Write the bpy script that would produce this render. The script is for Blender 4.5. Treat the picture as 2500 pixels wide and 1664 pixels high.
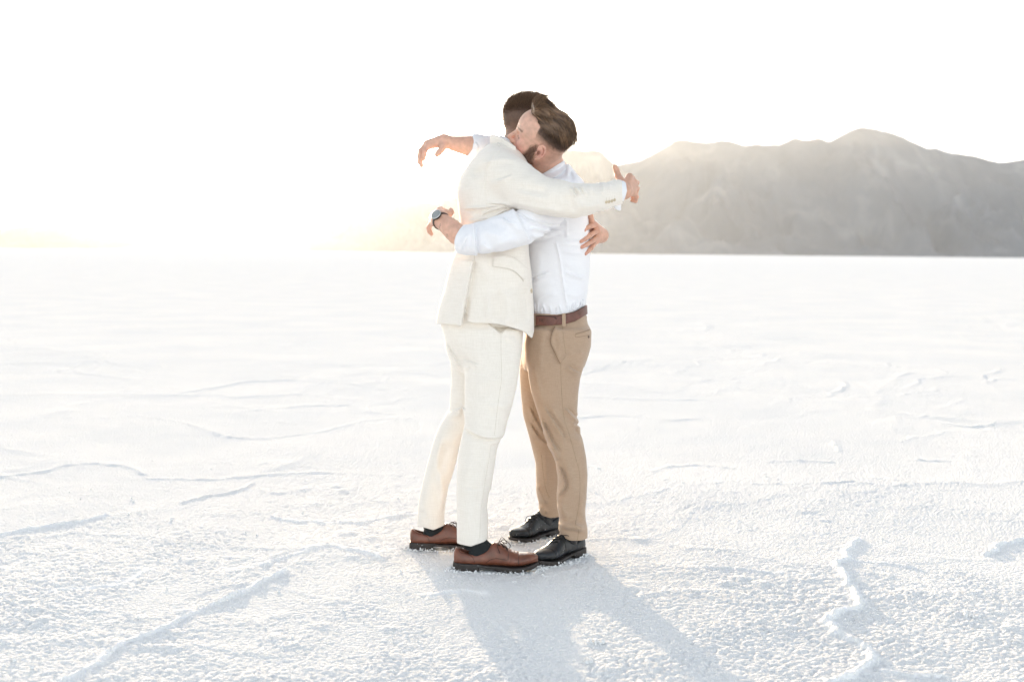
import bpy, math, random
import numpy as np
from mathutils import Vector
from mathutils.bvhtree import BVHTree

random.seed(7)
rng = np.random.default_rng(7)
scene = bpy.context.scene
COL = scene.collection
for o in list(bpy.data.objects):
    bpy.data.objects.remove(o, do_unlink=True)

# ------------------------------------------------------------------ camera
CAM_H = 1.17
PITCH, ROLL = math.radians(4.43), math.radians(0.53)
F_PX = 2778.0                      # focal length in pixels of a 2500 px wide frame (40 mm lens)
cF = np.array([0.0, math.cos(PITCH), -math.sin(PITCH)])
R0 = np.array([1.0, 0.0, 0.0])
U0 = np.array([0.0, math.sin(PITCH), math.cos(PITCH)])
cR = math.cos(ROLL) * R0 + math.sin(ROLL) * U0
cU = -math.sin(ROLL) * R0 + math.cos(ROLL) * U0
cC = np.array([0.0, 0.0, CAM_H])
cam_data = bpy.data.cameras.new("camera")
cam = bpy.data.objects.new("camera", cam_data)
COL.objects.link(cam)
cam_data.lens, cam_data.sensor_width, cam_data.sensor_fit = 40.0, 36.0, 'HORIZONTAL'
cam_data.clip_start, cam_data.clip_end = 0.05, 200000.0
cam_data.dof.use_dof = True
cam_data.dof.focus_distance = 4.25
cam_data.dof.aperture_fstop = 2.8
from mathutils import Matrix
cam.matrix_world = Matrix(((cR[0], cU[0], -cF[0], 0), (cR[1], cU[1], -cF[1], 0),
                           (cR[2], cU[2], -cF[2], CAM_H), (0, 0, 0, 1)))
scene.camera = cam

# ------------------------------------------------------------------ light
SUN_AZ, SUN_EL = math.radians(14.7), math.radians(5.8)     # azimuth to the left of the view axis
sun_dir = Vector((-math.sin(SUN_AZ) * math.cos(SUN_EL), math.cos(SUN_AZ) * math.cos(SUN_EL), math.sin(SUN_EL)))
world = bpy.data.worlds.new("World")
scene.world = world
world.use_nodes = True
wn, wl = world.node_tree.nodes, world.node_tree.links
wn.clear()
w_out = wn.new("ShaderNodeOutputWorld")
w_bg = wn.new("ShaderNodeBackground")
w_sky = wn.new("ShaderNodeTexSky")
w_sky.sky_type = 'NISHITA'
w_sky.sun_disc = False
w_sky.sun_elevation = SUN_EL
w_sky.sun_rotation = -SUN_AZ
w_sky.altitude = 1300.0
w_sky.air_density, w_sky.dust_density, w_sky.ozone_density = 1.0, 1.5, 1.0
w_bg.inputs["Strength"].default_value = 0.15
# thin white cloud veils the sky: part of its colour turns to grey of the same brightness
w_bw = wn.new("ShaderNodeRGBToBW")
w_mix = wn.new("ShaderNodeMix"); w_mix.data_type = 'RGBA'
w_mix.inputs["Factor"].default_value = 0.72
wl.new(w_sky.outputs["Color"], w_bw.inputs["Color"])
wl.new(w_sky.outputs["Color"], w_mix.inputs["A"])
wl.new(w_bw.outputs["Val"], w_mix.inputs["B"])
wl.new(w_mix.outputs["Result"], w_bg.inputs["Color"])
wl.new(w_bg.outputs["Background"], w_out.inputs["Surface"])

sun_data = bpy.data.lights.new("sun", 'SUN')
sun_data.energy = 3.2
sun_data.angle = math.radians(0.8)
sun_data.color = (1.0, 0.76, 0.50)
sun = bpy.data.objects.new("sun", sun_data)
COL.objects.link(sun)
sun.location = (-3, 12, 4)
sun.rotation_euler = sun_dir.to_track_quat('Z', 'Y').to_euler()

vs = scene.view_settings
scene.display_settings.display_device = 'sRGB'
vs.view_transform, vs.look, vs.gamma = 'Standard', 'None', 1.0
vs.use_curve_mapping = False
vs.exposure = 2.25
scene.cycles.use_denoising = True
scene.cycles.max_bounces = 10
scene.cycles.diffuse_bounces = 6
scene.cycles.volume_bounces = 1
scene.cycles.sample_clamp_indirect = 8.0
scene.cycles.caustics_reflective = False
scene.cycles.caustics_refractive = False


# ------------------------------------------------------------------ measuring helpers
def ray_dir(u, v):
    x, y = (u - 1250.0) / F_PX, -(v - 832.0) / F_PX
    return cF + x * cR + y * cU

def P(u, v, Y):
    """World point at distance Y (metres in front of the camera) that the photograph shows at (u, v)."""
    d = ray_dir(u, v)
    return cC + d * (Y / d[1])

def G(u, v, z=0.0):
    """Point of the level z that the photograph shows at (u, v)."""
    d = ray_dir(u, v)
    return cC + d * ((z - CAM_H) / d[2])

def px(p):
    """Where world points p (N,3) stand in the photograph."""
    q = p - cC
    w = q @ cF
    return 1250.0 + F_PX * (q @ cR) / w, 832.0 - F_PX * (q @ cU) / w

# ------------------------------------------------------------------ noise
def _hash(ix, iy, iz, seed):
    with np.errstate(over='ignore'):
        h = (ix.astype(np.int64) * 374761393 + iy.astype(np.int64) * 668265263 +
             iz.astype(np.int64) * 2147483647 + seed * 974634533) & 0xFFFFFFFF
        h = ((h ^ (h >> 13)) * 1274126177) & 0xFFFFFFFF
        h = ((h ^ (h >> 16)) * 2246822519) & 0xFFFFFFFF
    return (h ^ (h >> 15)) & 0xFFFFFF

def vnoise(x, y, z=None, seed=0):
    """Smooth value noise, -1..1."""
    if z is None:
        xi, yi = np.floor(x), np.floor(y)
        fx, fy = x - xi, y - yi
        fx = fx * fx * fx * (fx * (fx * 6 - 15) + 10); fy = fy * fy * fy * (fy * (fy * 6 - 15) + 10)
        zi = np.zeros_like(xi)
        def g(a, b): return _hash(xi + a, yi + b, zi, seed) / 8388607.5 - 1
        return (g(0, 0) * (1 - fx) + g(1, 0) * fx) * (1 - fy) + (g(0, 1) * (1 - fx) + g(1, 1) * fx) * fy
    xi, yi, zi = np.floor(x), np.floor(y), np.floor(z)
    fx, fy, fz = x - xi, y - yi, z - zi
    fx = fx * fx * (3 - 2 * fx); fy = fy * fy * (3 - 2 * fy); fz = fz * fz * (3 - 2 * fz)
    def g(a, b, c): return _hash(xi + a, yi + b, zi + c, seed) / 8388607.5 - 1
    l0 = (g(0, 0, 0) * (1 - fx) + g(1, 0, 0) * fx) * (1 - fy) + (g(0, 1, 0) * (1 - fx) + g(1, 1, 0) * fx) * fy
    l1 = (g(0, 0, 1) * (1 - fx) + g(1, 0, 1) * fx) * (1 - fy) + (g(0, 1, 1) * (1 - fx) + g(1, 1, 1) * fx) * fy
    return l0 * (1 - fz) + l1 * fz

def fbm(x, y, octaves, seed=0, gain=0.5):
    s, a = 0, 1.0
    for o in range(octaves):
        s = s + a * vnoise(x * 2 ** o + 17.3 * o, y * 2 ** o - 9.1 * o, seed=seed + o)
        a *= gain
    return s

def worley(x, y, seed=0):
    """Distances to the nearest and second nearest jittered cell point."""
    xi, yi = np.floor(x), np.floor(y)
    f1 = np.full(x.shape, 9.0); f2 = np.full(x.shape, 9.0)
    zi = np.zeros_like(xi)
    for a in (-1, 0, 1):
        for b in (-1, 0, 1):
            cx, cy = xi + a, yi + b
            jx = _hash(cx, cy, zi, seed) / 16777215.0
            jy = _hash(cx, cy, zi, seed + 91) / 16777215.0
            d = np.hypot(cx + jx - x, cy + jy - y)
            f2 = np.minimum(f2, np.maximum(f1, d)); f1 = np.minimum(f1, d)
    return f1, f2

# ------------------------------------------------------------------ mesh helpers
def mesh_obj(name, verts, faces, mat=None, parent=None, smooth=True, base=None, colors=None):
    """One mesh object. verts in world metres; with a base they are stored relative to it."""
    v = np.asarray(verts, dtype=np.float32)
    if base is not None:
        v = v - np.asarray(base, dtype=np.float32)
    me = bpy.data.meshes.new(name)
    f = faces if isinstance(faces, np.ndarray) else None
    if f is not None and f.ndim == 2:
        n, k = f.shape
        me.vertices.add(len(v)); me.vertices.foreach_set("co", np.ascontiguousarray(v).ravel())
        me.loops.add(n * k); me.loops.foreach_set("vertex_index", f.astype(np.int32).ravel())
        me.polygons.add(n)
        me.polygons.foreach_set("loop_start", np.arange(0, n * k, k, dtype=np.int32))
        me.update(calc_edges=True)
        me.validate()
    else:
        me.from_pydata([tuple(map(float, q)) for q in v], [], [tuple(map(int, q)) for q in faces])
    if smooth:
        me.polygons.foreach_set("use_smooth", np.ones(len(me.polygons), dtype=bool))
    if colors is not None:
        at = me.color_attributes.new("Col", 'FLOAT_COLOR', 'POINT')
        c = np.ones((len(v), 4), dtype=np.float32); c[:, :3] = colors
        at.data.foreach_set("color", c.ravel())
    me.update()
    ob = bpy.data.objects.new(name, me)
    COL.objects.link(ob)
    if mat is not None:
        me.materials.append(mat)
    if parent is not None:
        ob.parent = parent
    return ob

def tag(o, label=None, category=None, group=None, kind=None):
    if label: o["label"] = label
    if category: o["category"] = category
    if group: o["group"] = group
    if kind: o["kind"] = kind
    return o

# ------------------------------------------------------------------ materials
def new_mat(name):
    m = bpy.data.materials.new(name)
    m.use_nodes = True
    n, l = m.node_tree.nodes, m.node_tree.links
    b = n["Principled BSDF"]
    return m, n, l, b

def simple_mat(name, col, rough=0.6, metal=0.0, noise=0.12, nscale=60.0, bump=0.0, bscale=300.0, sheen=0.0, coat=0.0, sss=0.0, spec=0.5):
    m, n, l, b = new_mat(name)
    tc = n.new("ShaderNodeTexCoord")
    nz = n.new("ShaderNodeTexNoise"); nz.inputs["Scale"].default_value = nscale; nz.inputs["Detail"].default_value = 5
    l.new(tc.outputs["Object"], nz.inputs["Vector"])
    rp = n.new("ShaderNodeValToRGB")
    c = np.array(col)
    rp.color_ramp.elements[0].position, rp.color_ramp.elements[1].position = 0.3, 0.7
    rp.color_ramp.elements[0].color = (*np.clip(c * (1 - noise), 0, 1), 1)
    rp.color_ramp.elements[1].color = (*np.clip(c * (1 + noise), 0, 1), 1)
    l.new(nz.outputs["Fac"], rp.inputs["Fac"])
    l.new(rp.outputs["Color"], b.inputs["Base Color"])
    b.inputs["Roughness"].default_value = rough
    b.inputs["Metallic"].default_value = metal
    b.inputs["Sheen Weight"].default_value = sheen
    b.inputs["Coat Weight"].default_value = coat
    b.inputs["Specular IOR Level"].default_value = spec
    if sss:
        b.inputs["Subsurface Weight"].default_value = sss
        b.inputs["Subsurface Radius"].default_value = (0.012, 0.005, 0.003)
    if bump:
        nb = n.new("ShaderNodeTexNoise"); nb.inputs["Scale"].default_value = bscale; nb.inputs["Detail"].default_value = 3
        l.new(tc.outputs["Object"], nb.inputs["Vector"])
        bp = n.new("ShaderNodeBump"); bp.inputs["Strength"].default_value = bump; bp.inputs["Distance"].default_value = 0.002
        l.new(nb.outputs["Fac"], bp.inputs["Height"]); l.new(bp.outputs["Normal"], b.inputs["Normal"])
    return m

# ------------------------------------------------------------------ the salt flat
def salt_material():
    m, n, l, b = new_mat("salt_crust")
    tc = n.new("ShaderNodeTexCoord")
    big = n.new("ShaderNodeTexNoise"); big.inputs["Scale"].default_value = 0.9; big.inputs["Detail"].default_value = 6
    l.new(tc.outputs["Object"], big.inputs["Vector"])
    rp = n.new("ShaderNodeValToRGB")
    rp.color_ramp.elements[0].color = (0.80, 0.815, 0.83, 1); rp.color_ramp.elements[0].position = 0.3
    rp.color_ramp.elements[1].color = (0.875, 0.875, 0.87, 1); rp.color_ramp.elements[1].position = 0.7
    l.new(big.outputs["Fac"], rp.inputs["Fac"])
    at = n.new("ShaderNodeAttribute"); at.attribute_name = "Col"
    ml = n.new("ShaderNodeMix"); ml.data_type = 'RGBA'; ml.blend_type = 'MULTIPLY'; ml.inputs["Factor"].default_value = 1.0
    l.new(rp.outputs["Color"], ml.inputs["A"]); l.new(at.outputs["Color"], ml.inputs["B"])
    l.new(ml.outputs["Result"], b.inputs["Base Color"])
    b.inputs["Roughness"].default_value = 0.9
    b.inputs["Specular IOR Level"].default_value = 0.0
    b.inputs["Subsurface Weight"].default_value = 0.6
    b.inputs["Subsurface Radius"].default_value = (0.010, 0.010, 0.011)
    b.inputs["Subsurface Scale"].default_value = 1.0
    f1 = n.new("ShaderNodeTexNoise"); f1.inputs["Scale"].default_value = 140; f1.inputs["Detail"].default_value = 4
    l.new(tc.outputs["Object"], f1.inputs["Vector"])
    bp = n.new("ShaderNodeBump"); bp.inputs["Strength"].default_value = 0.35; bp.inputs["Distance"].default_value = 0.004
    l.new(f1.outputs["Fac"], bp.inputs["Height"])
    f2 = n.new("ShaderNodeTexNoise"); f2.inputs["Scale"].default_value = 5; f2.inputs["Detail"].default_value = 7
    l.new(tc.outputs["Object"], f2.inputs["Vector"])
    bp2 = n.new("ShaderNodeBump"); bp2.inputs["Strength"].default_value = 0.25; bp2.inputs["Distance"].default_value = 0.03
    l.new(f2.outputs["Fac"], bp2.inputs["Height"]); l.new(bp.outputs["Normal"], bp2.inputs["Normal"])
    vo = n.new("ShaderNodeTexVoronoi"); vo.feature = 'SMOOTH_F1'; vo.inputs["Scale"].default_value = 95; vo.inputs["Smoothness"].default_value = 0.3
    l.new(tc.outputs["Object"], vo.inputs["Vector"])
    bp3 = n.new("ShaderNodeBump"); bp3.invert = True; bp3.inputs["Strength"].default_value = 0.7; bp3.inputs["Distance"].default_value = 0.0075
    l.new(vo.outputs["Distance"], bp3.inputs["Height"]); l.new(bp2.outputs["Normal"], bp3.inputs["Normal"])
    l.new(bp3.outputs["Normal"], b.inputs["Normal"])
    return m

def seg_dist(X, Y, pts):
    """Distance to a polyline, only where it matters."""
    best = np.full(X.shape, 1e3)
    for (ax, ay), (bx, by) in zip(pts[:-1], pts[1:]):
        dx, dy = bx - ax, by - ay
        L = dx * dx + dy * dy + 1e-12
        t = np.clip(((X - ax) * dx + (Y - ay) * dy) / L, 0, 1)
        best = np.minimum(best, np.hypot(X - ax - t * dx, Y - ay - t * dy))
    return best

# pressure ridges of the crust: outline in the photograph, height m, half width m
RIDGES = [
    ([(160, 1664), (215, 1640), (262, 1600), (330, 1566), (402, 1540), (470, 1500), (520, 1478), (578, 1452), (640, 1422), (700, 1395)], .020, .017),
    ([(640, 1380), (700, 1358), (760, 1338), (815, 1334), (880, 1345), (935, 1360)], .012, .016),
    ([(2035, 1664), (2085, 1650), (2120, 1612), (2125, 1592), (2100, 1570), (2085, 1565), (2045, 1550), (2030, 1530), (2025, 1515)], .023, .020),
    ([(2025, 1515), (2060, 1490), (2085, 1482), (2098, 1474), (2090, 1455), (2070, 1428), (2060, 1404), (2042, 1382), (2040, 1376)], .023, .019),
    ([(2040, 1376), (2075, 1366), (2062, 1348), (2080, 1330), (2095, 1318)], .018, .018),
    ([(2075, 1366), (2130, 1372), (2190, 1378), (2250, 1392)], .010, .014),
    ([(1720, 1382), (1790, 1386), (1850, 1394), (1920, 1397), (1980, 1402)], .008, .012),
    ([(2065, 1240), (2050, 1222), (2058, 1205), (2040, 1195)], .014, .02),
    ([(2050, 1100), (2042, 1085), (2035, 1075)], .006, .03),
    ([(2400, 1352), (2440, 1330), (2500, 1312)], .014, .017),
    ([(1500, 1225), (1580, 1206), (1660, 1188), (1780, 1176), (1860, 1184), (1960, 1180), (2080, 1175), (2180, 1190)], .013, .028),
    ([(1590, 1150), (1640, 1136), (1700, 1132), (1800, 1142)], .010, .03),
    ([(1880, 1126), (1960, 1122), (2030, 1126)], .006, .03),
    ([(2240, 1120), (2310, 1122)], .005, .03),
    ([(0, 1304), (60, 1292), (130, 1284), (200, 1272), (260, 1258)], .014, .022),
    ([(0, 1162), (60, 1155), (110, 1148), (170, 1132), (230, 1128), (310, 1134), (352, 1158)], .009, .032),
    ([(352, 1168), (450, 1168), (540, 1168), (640, 1158), (760, 1152), (880, 1158), (1020, 1163)], .008, .030),
    ([(455, 1225), (510, 1208), (560, 1202), (605, 1190), (615, 1178)], .012, .024),
    ([(660, 1262), (720, 1272), (800, 1276), (880, 1276), (950, 1262), (1015, 1252)], .012, .018),
    ([(130, 1445), (220, 1440), (300, 1428), (345, 1402), (360, 1388)], .008, .018),
    ([(0, 1096), (80, 1104)], .012, .04),
    ([(110, 1020), (220, 1022), (330, 1016), (440, 1030), (560, 1066), (660, 1070), (780, 1055), (900, 1025), (1000, 1022)], .012, .045),
    ([(440, 958), (520, 945), (590, 930), (700, 926), (820, 928), (900, 928)], .014, .07),
    ([(600, 878), (700, 884), (820, 886)], .014, .1),
    ([(0, 888), (60, 886), (130, 880)], .014, .1),
    ([(0, 735), (90, 741), (180, 746), (300, 750), (450, 757), (620, 763), (800, 766), (1060, 770), (1250, 772), (1450, 772), (1700, 774), (2000, 768), (2500, 757)], .022, .30),
    ([(0, 760), (90, 754), (180, 748), (280, 738), (360, 732)], .020, .30),
    ([(980, 858), (1060, 856), (1180, 856)], .014, .12),
    ([(560, 1010), (640, 998), (760, 988), (860, 986)], .010, .05),
    ([(1420, 968), (1560, 972), (1700, 974)], .010, .07),
    ([(1750, 842), (1900, 846)], .012, .12),
    ([(1380, 1020), (1500, 1012), (1640, 1024), (1700, 1020)], .009, .05),
    ([(140, 660), (0, 668)], .02, .5),
    ([(300, 968), (420, 962), (470, 966)], .010, .06),
    ([(2290, 1030), (2360, 1040), (2420, 1035)], .010, .05),
    ([(2160, 1640), (2240, 1652), (2300, 1648)], .012, .015),
    ([(1050, 1450), (1120, 1442), (1180, 1448)], .004, .02),
]

def ground_height(X, Y, rope=None):
    R = np.hypot(X, Y)
    near = np.clip((7.5 - R) / 3.5, 0, 1)
    H = 0.006 * fbm(X * 0.9, Y * 0.9, 3, seed=3)
    # plates of crust with raised rims
    wx = X + 0.25 * fbm(X * 1.3, Y * 1.3, 3, seed=11)
    wy = Y + 0.25 * fbm(X * 1.3 + 31, Y * 1.3, 3, seed=12)
    for sc, amp, wid, sd in ((1.1, 0.007, 0.05, 20), (0.32, 0.008, 0.035, 21)):
        f1, f2 = worley(wx * sc, wy * sc, sd)
        e = (f2 - f1)
        br = np.clip(0.5 + 1.4 * vnoise(X * 0.7, Y * 0.7, seed=sd + 5), 0, 1)
        H = H + amp * br * np.exp(-(e / wid) ** 2) * np.clip((R - 3) / 9, .28, 1)
    # granules
    mask = R < 16
    if mask.any():
        x, y, nr = X[mask], Y[mask], near[mask]
        rough = np.clip(0.75 + 0.5 * vnoise(x * 1.1, y * 1.1, seed=55) + 0.35 * vnoise(x * 6, y * 6, seed=56), 0.25, 1.5)
        jx, jy = x + .006 * vnoise(x * 70, y * 70, seed=60), y + .006 * vnoise(x * 70, y * 70, seed=61)
        g1, g2 = worley(jx * 80, jy * 80, 40)
        h = (0.0056 * np.sqrt(np.clip(1 - g1 ** 2 * 1.7, 0, 1)))
        k1, _ = worley(jx * 38 + 7, jy * 38, 41)
        h = h + 0.0030 * np.clip(0.62 - k1, 0, 1) / 0.62
        h = h + 0.0010 * fbm(x * 26, y * 26, 2, seed=44)
        c1, _ = worley(x * 4.5 + 3, y * 4.5, 47)
        h = h + 0.010 * np.clip(0.22 - c1, 0, 1) / 0.22 * np.clip(vnoise(x * 2, y * 2, seed=48) + .3, 0, 1)
        H[mask] += h * rough * (0.06 + 0.94 * nr)
    # the traced ridges
    lump = 1 + 0.38 * fbm(X * 17, Y * 17, 3, seed=70)
    bx = X + 0.010 * fbm(X * 14, Y * 14, 2, seed=71); by = Y + 0.016 * fbm(X * 14 + 5, Y * 14, 2, seed=72)
    for pts, hh, ww in RIDGES:
        q = [tuple(G(u, v)[:2]) for u, v in pts]
        xs = [a[0] for a in q]; ys = [a[1] for a in q]
        m = 6 * ww + .05
        mk = (X > min(xs) - m) & (X < max(xs) + m) & (Y > min(ys) - m) & (Y < max(ys) + m)
        if not mk.any():
            continue
        scl = max(1.0, np.mean(ys) / 6)
        d = seg_dist(bx[mk], by[mk], q)
        ragged = 1 + 0.55 * vnoise(X[mk] * 30, Y[mk] * 30, seed=75)
        if np.mean([v for u, v in pts]) < 1255:
            hh = hh * 0.7
        kk = np.exp(-(d / (0.7 * ww)) ** 2)
        H[mk] = H[mk] * (1 - 0.6 * kk)
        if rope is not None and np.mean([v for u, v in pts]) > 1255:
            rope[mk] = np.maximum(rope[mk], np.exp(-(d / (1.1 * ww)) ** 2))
        H[mk] += 0.66 * hh * lump[mk] * (np.exp(-(d / (0.58 * ww * ragged.clip(.4, 2))) ** 2) + 0.05 * np.exp(-(d / (3 * ww)) ** 2))
    return H

FEET = []          # filled by the figures; the crust is trodden flat there

def build_ground():
    fr = 1138.0
    ys = [2.45]
    while ys[-1] < 7000:
        d = ys[-1]
        ys.append(d + max(0.0042, 0.80 * d * d / (CAM_H * fr)) if d < 60 else d * 1.06)
    back = [-(0.6 * 1.6 ** k) + 2.4 for k in range(17, -1, -1)]
    ys = np.array(back + ys)
    step = 1.65 / fr
    fine = np.arange(-0.56, 0.56 + step, step)
    ext, s = [], 0.56
    while s < 6:
        s = s + step * 2 * 1.28 ** len(ext); ext.append(s)
    ss = np.concatenate([-np.array(ext[::-1]), fine, np.array(ext)])
    w = np.where(ys > 2.45, ys, 2.45 + (2.45 - ys) * 1.0)
    X = ss[None, :] * w[:, None]
    Y = np.repeat(ys[:, None], len(ss), 1)
    rope = np.zeros_like(X)
    Z = ground_height(X, Y, rope)
    for fx, fy, fz, rx, ry, rot in FEET:
        c, s_ = math.cos(rot), math.sin(rot)
        lx, ly = (X - fx) * c + (Y - fy) * s_, -(X - fx) * s_ + (Y - fy) * c
        k = np.clip(1.9 - np.sqrt((lx / rx) ** 2 + (ly / ry) ** 2), 0, 0.9) / 0.9
        k = k * k * (3 - 2 * k)
        Z = Z * (1 - k) + k * np.minimum(Z, fz + 0.35 * Z)
    V = np.stack([X, Y, Z], -1).reshape(-1, 3)
    nr, nc = X.shape
    i = np.arange(nr * nc).reshape(nr, nc)
    F = np.stack([i[:-1, :-1], i[:-1, 1:], i[1:, 1:], i[1:, :-1]], -1).reshape(-1, 4)
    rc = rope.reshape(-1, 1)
    cl = np.array([[.955, .955, .955]]) * (1 - rc) + np.array([[1.10, 1.10, 1.10]]) * rc      # near ridges painted paler to offset the shade on their facing side
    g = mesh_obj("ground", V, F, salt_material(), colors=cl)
    tag(g, "white salt crust with granules and low raised ridges stretching to the mountains", None, kind="structure")
    return g

# ------------------------------------------------------------------ mountains
def rock_material(name, c0, c1, c2):
    m, n, l, b = new_mat(name)
    tc = n.new("ShaderNodeTexCoord")
    mp = n.new("ShaderNodeMapping"); mp.inputs["Scale"].default_value = (0.0030, 0.0013, 0.0022)
    l.new(tc.outputs["Object"], mp.inputs["Vector"])
    nz = n.new("ShaderNodeTexNoise"); nz.inputs["Scale"].default_value = 1.6; nz.inputs["Detail"].default_value = 8; nz.inputs["Distortion"].default_value = 0.8
    l.new(mp.outputs["Vector"], nz.inputs["Vector"])
    rp = n.new("ShaderNodeValToRGB")
    e = rp.color_ramp.elements
    e[0].position, e[0].color = 0.30, (*c0, 1)
    e[1].position, e[1].color = 0.56, (*c1, 1)
    e2 = e.new(0.70); e2.color = (*c2, 1)
    l.new(nz.outputs["Fac"], rp.inputs["Fac"])
    l.new(rp.outputs["Color"], b.inputs["Base Color"])
    b.inputs["Roughness"].default_value = 0.95
    b.inputs["Specular IOR Level"].default_value = 0.1
    return m

def range_mesh(name, sil, Yr, Yf, Yb, mat, label, seed, gully=0.50, nu=420, nt=64):
    """A mountain range as terrain: its crest follows sil (u, v) at distance Yr, its foot lies at Yf."""
    us = np.array([a for a, b in sil], float); vs_ = np.array([b for a, b in sil], float)
    uu = np.linspace(us[0], us[-1], nu)
    vv = np.interp(uu, us, vs_)
    vv = vv + 1.6 * fbm(uu / 22, uu * 0 + seed, 3, seed=seed) * (np.abs(vv - 617) > 8)
    crest = np.array([P(a, b, Yr) for a, b in zip(uu, vv)])
    t = np.concatenate([np.linspace(0, 1, nt), 1 + np.linspace(0, 1, nt // 3)[1:]])
    X = np.zeros((len(t), nu)); Y = np.zeros_like(X); Z = np.zeros_like(X)
    wig = fbm(uu / 130, uu * 0 + 3.3, 3, seed=seed + 4)
    for k, tt in enumerate(t):
        if tt <= 1:
            y = Yf + (Yr - Yf) * tt + wig * (Yr - Yf) * 0.10 * (1 - tt)
            hz = tt ** 1.5
        else:
            y = Yr + (Yb - Yr) * (tt - 1) + 0 * uu
            hz = 1 - (tt - 1) ** 0.8
        sc = y / Yr
        X[k] = crest[:, 0] * sc
        Y[k] = y
        Z[k] = hz * np.maximum(crest[:, 2], 0)
    hmax = np.maximum(crest[:, 2], 1)[None, :]
    L = (Yr - Yf)
    wx, wy = X + L * .12 * fbm(X / L * 2, Y / L * 2, 3, seed=seed + 9), Y
    n1 = 1 - np.abs(fbm(wx / (L * .16), wy / (L * .55), 5, seed=seed + 7))
    n2 = 1 - np.abs(fbm(wx / (L * .06), wy / (L * .2), 4, seed=seed + 8))
    tt = t[:, None]
    env = np.where(tt <= 1, np.sin(np.pi * np.clip(tt, 0, 1) ** 0.8) ** 0.8, 0)
    Z = Z + hmax * env * gully * ((n1 - 0.75) * 0.65 + (n2 - 0.7) * 0.22)
    Z = np.maximum(Z, -0.2) - 0.3 * (tt == 0)
    Z[0] = -1.0; Z[-1] = -1.0
    Z[:, 0] = -1.0; Z[:, -1] = -1.0
    V = np.stack([X, Y, Z], -1).reshape(-1, 3)
    i = np.arange(V.shape[0]).reshape(len(t), nu)
    F = np.stack([i[:-1, :-1], i[:-1, 1:], i[1:, 1:], i[1:, :-1]], -1).reshape(-1, 4)
    ob = mesh_obj(name, V, F, mat)
    tag(ob, label, None, kind="structure")
    return ob

SIL_RIGHT = [(1180, 617), (1250, 560), (1330, 470), (1400, 432), (1493, 402), (1540, 397), (1587, 381), (1605, 369), (1628, 354), (1652, 341), (1680, 341), (1727, 347), (1759, 342),
             (1797, 348), (1820, 355), (1848, 351), (1904, 353), (1937, 337), (1970, 343), (1993, 337), (2026, 343), (2050, 331), (2072, 318),
             (2110, 308), (2138, 315), (2184, 326), (2222, 341), (2264, 362), (2287, 362), (2310, 370), (2357, 376), (2390, 383), (2415, 391),
             (2441, 395), (2500, 390), (2600, 384), (2720, 400), (2880, 425), (3100, 455), (3400, 500), (3700, 560), (3900, 640)]
SIL_MID = [(560, 612), (650, 606), (719, 596), (748, 584), (800, 560), (834, 545), (891, 524), (918, 511), (944, 507), (967, 501), (998, 498), (1025, 492), (1063, 494), (1097, 484), (1110, 480),
           (1160, 462), (1220, 430), (1290, 395), (1340, 372), (1378, 366), (1401, 364), (1429, 367), (1451, 363), (1471, 371), (1493, 393), (1540, 430), (1620, 520), (1700, 630)]
SIL_FAR = [(-700, 600), (-500, 575), (-300, 560), (-120, 566), (0, 556), (50, 553), (80, 551), (133, 554), (202, 575), (239, 578), (318, 583), (371, 594), (420, 606)]

def build_mountains():
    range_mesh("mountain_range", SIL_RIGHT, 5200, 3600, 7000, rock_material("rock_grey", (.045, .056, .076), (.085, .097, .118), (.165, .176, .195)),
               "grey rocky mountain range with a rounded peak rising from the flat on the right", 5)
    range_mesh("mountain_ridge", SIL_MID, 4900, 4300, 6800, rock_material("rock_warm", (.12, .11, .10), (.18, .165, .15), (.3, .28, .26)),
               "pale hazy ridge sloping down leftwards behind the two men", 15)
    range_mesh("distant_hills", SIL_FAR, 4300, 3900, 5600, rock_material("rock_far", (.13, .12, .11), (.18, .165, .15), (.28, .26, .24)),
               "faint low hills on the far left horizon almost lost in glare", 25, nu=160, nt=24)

# ------------------------------------------------------------------ haze
def build_haze():
    x0, x1, y0, y1, z0, z1 = -45000, 45000, -3000, 14000, -3, 1500
    V = [(x, y, z) for x in (x0, x1) for y in (y0, y1) for z in (z0, z1)]
    F = [(0, 1, 3, 2), (4, 6, 7, 5), (0, 4, 5, 1), (2, 3, 7, 6), (0, 2, 6, 4), (1, 5, 7, 3)]
    m = bpy.data.materials.new("haze_air"); m.use_nodes = True
    n, l = m.node_tree.nodes, m.node_tree.links
    n.clear()
    out = n.new("ShaderNodeOutputMaterial")
    vol = n.new("ShaderNodeVolumePrincipled")
    vol.inputs["Color"].default_value = (0.86, 0.925, 1.0, 1)
    vol.inputs["Density"].default_value = HAZE
    vol.inputs["Anisotropy"].default_value = HAZE_G
    l.new(vol.outputs["Volume"], out.inputs["Volume"])
    ob = mesh_obj("haze", V, F, m, smooth=False)
    tag(ob, "thin warm haze over the whole salt flat", None, kind="stuff")
    return ob
HAZE, HAZE_G = 4.5e-5, 0.58

# ------------------------------------------------------------------ implicit surfaces
def smin(a, b, k):
    h = np.clip(0.5 + 0.5 * (b - a) / k, 0, 1)
    return b + (a - b) * h - k * h * (1 - h)

def smax(a, b, k):
    return -smin(-a, -b, k)

def cap(p, a, b, ra, rb):
    a = np.asarray(a, float); b = np.asarray(b, float)
    ab = b - a
    t = np.clip(((p - a) @ ab) / (ab @ ab + 1e-12), 0, 1)
    return np.linalg.norm(p - a - t[:, None] * ab, axis=1) - (ra + (rb - ra) * t)

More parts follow.
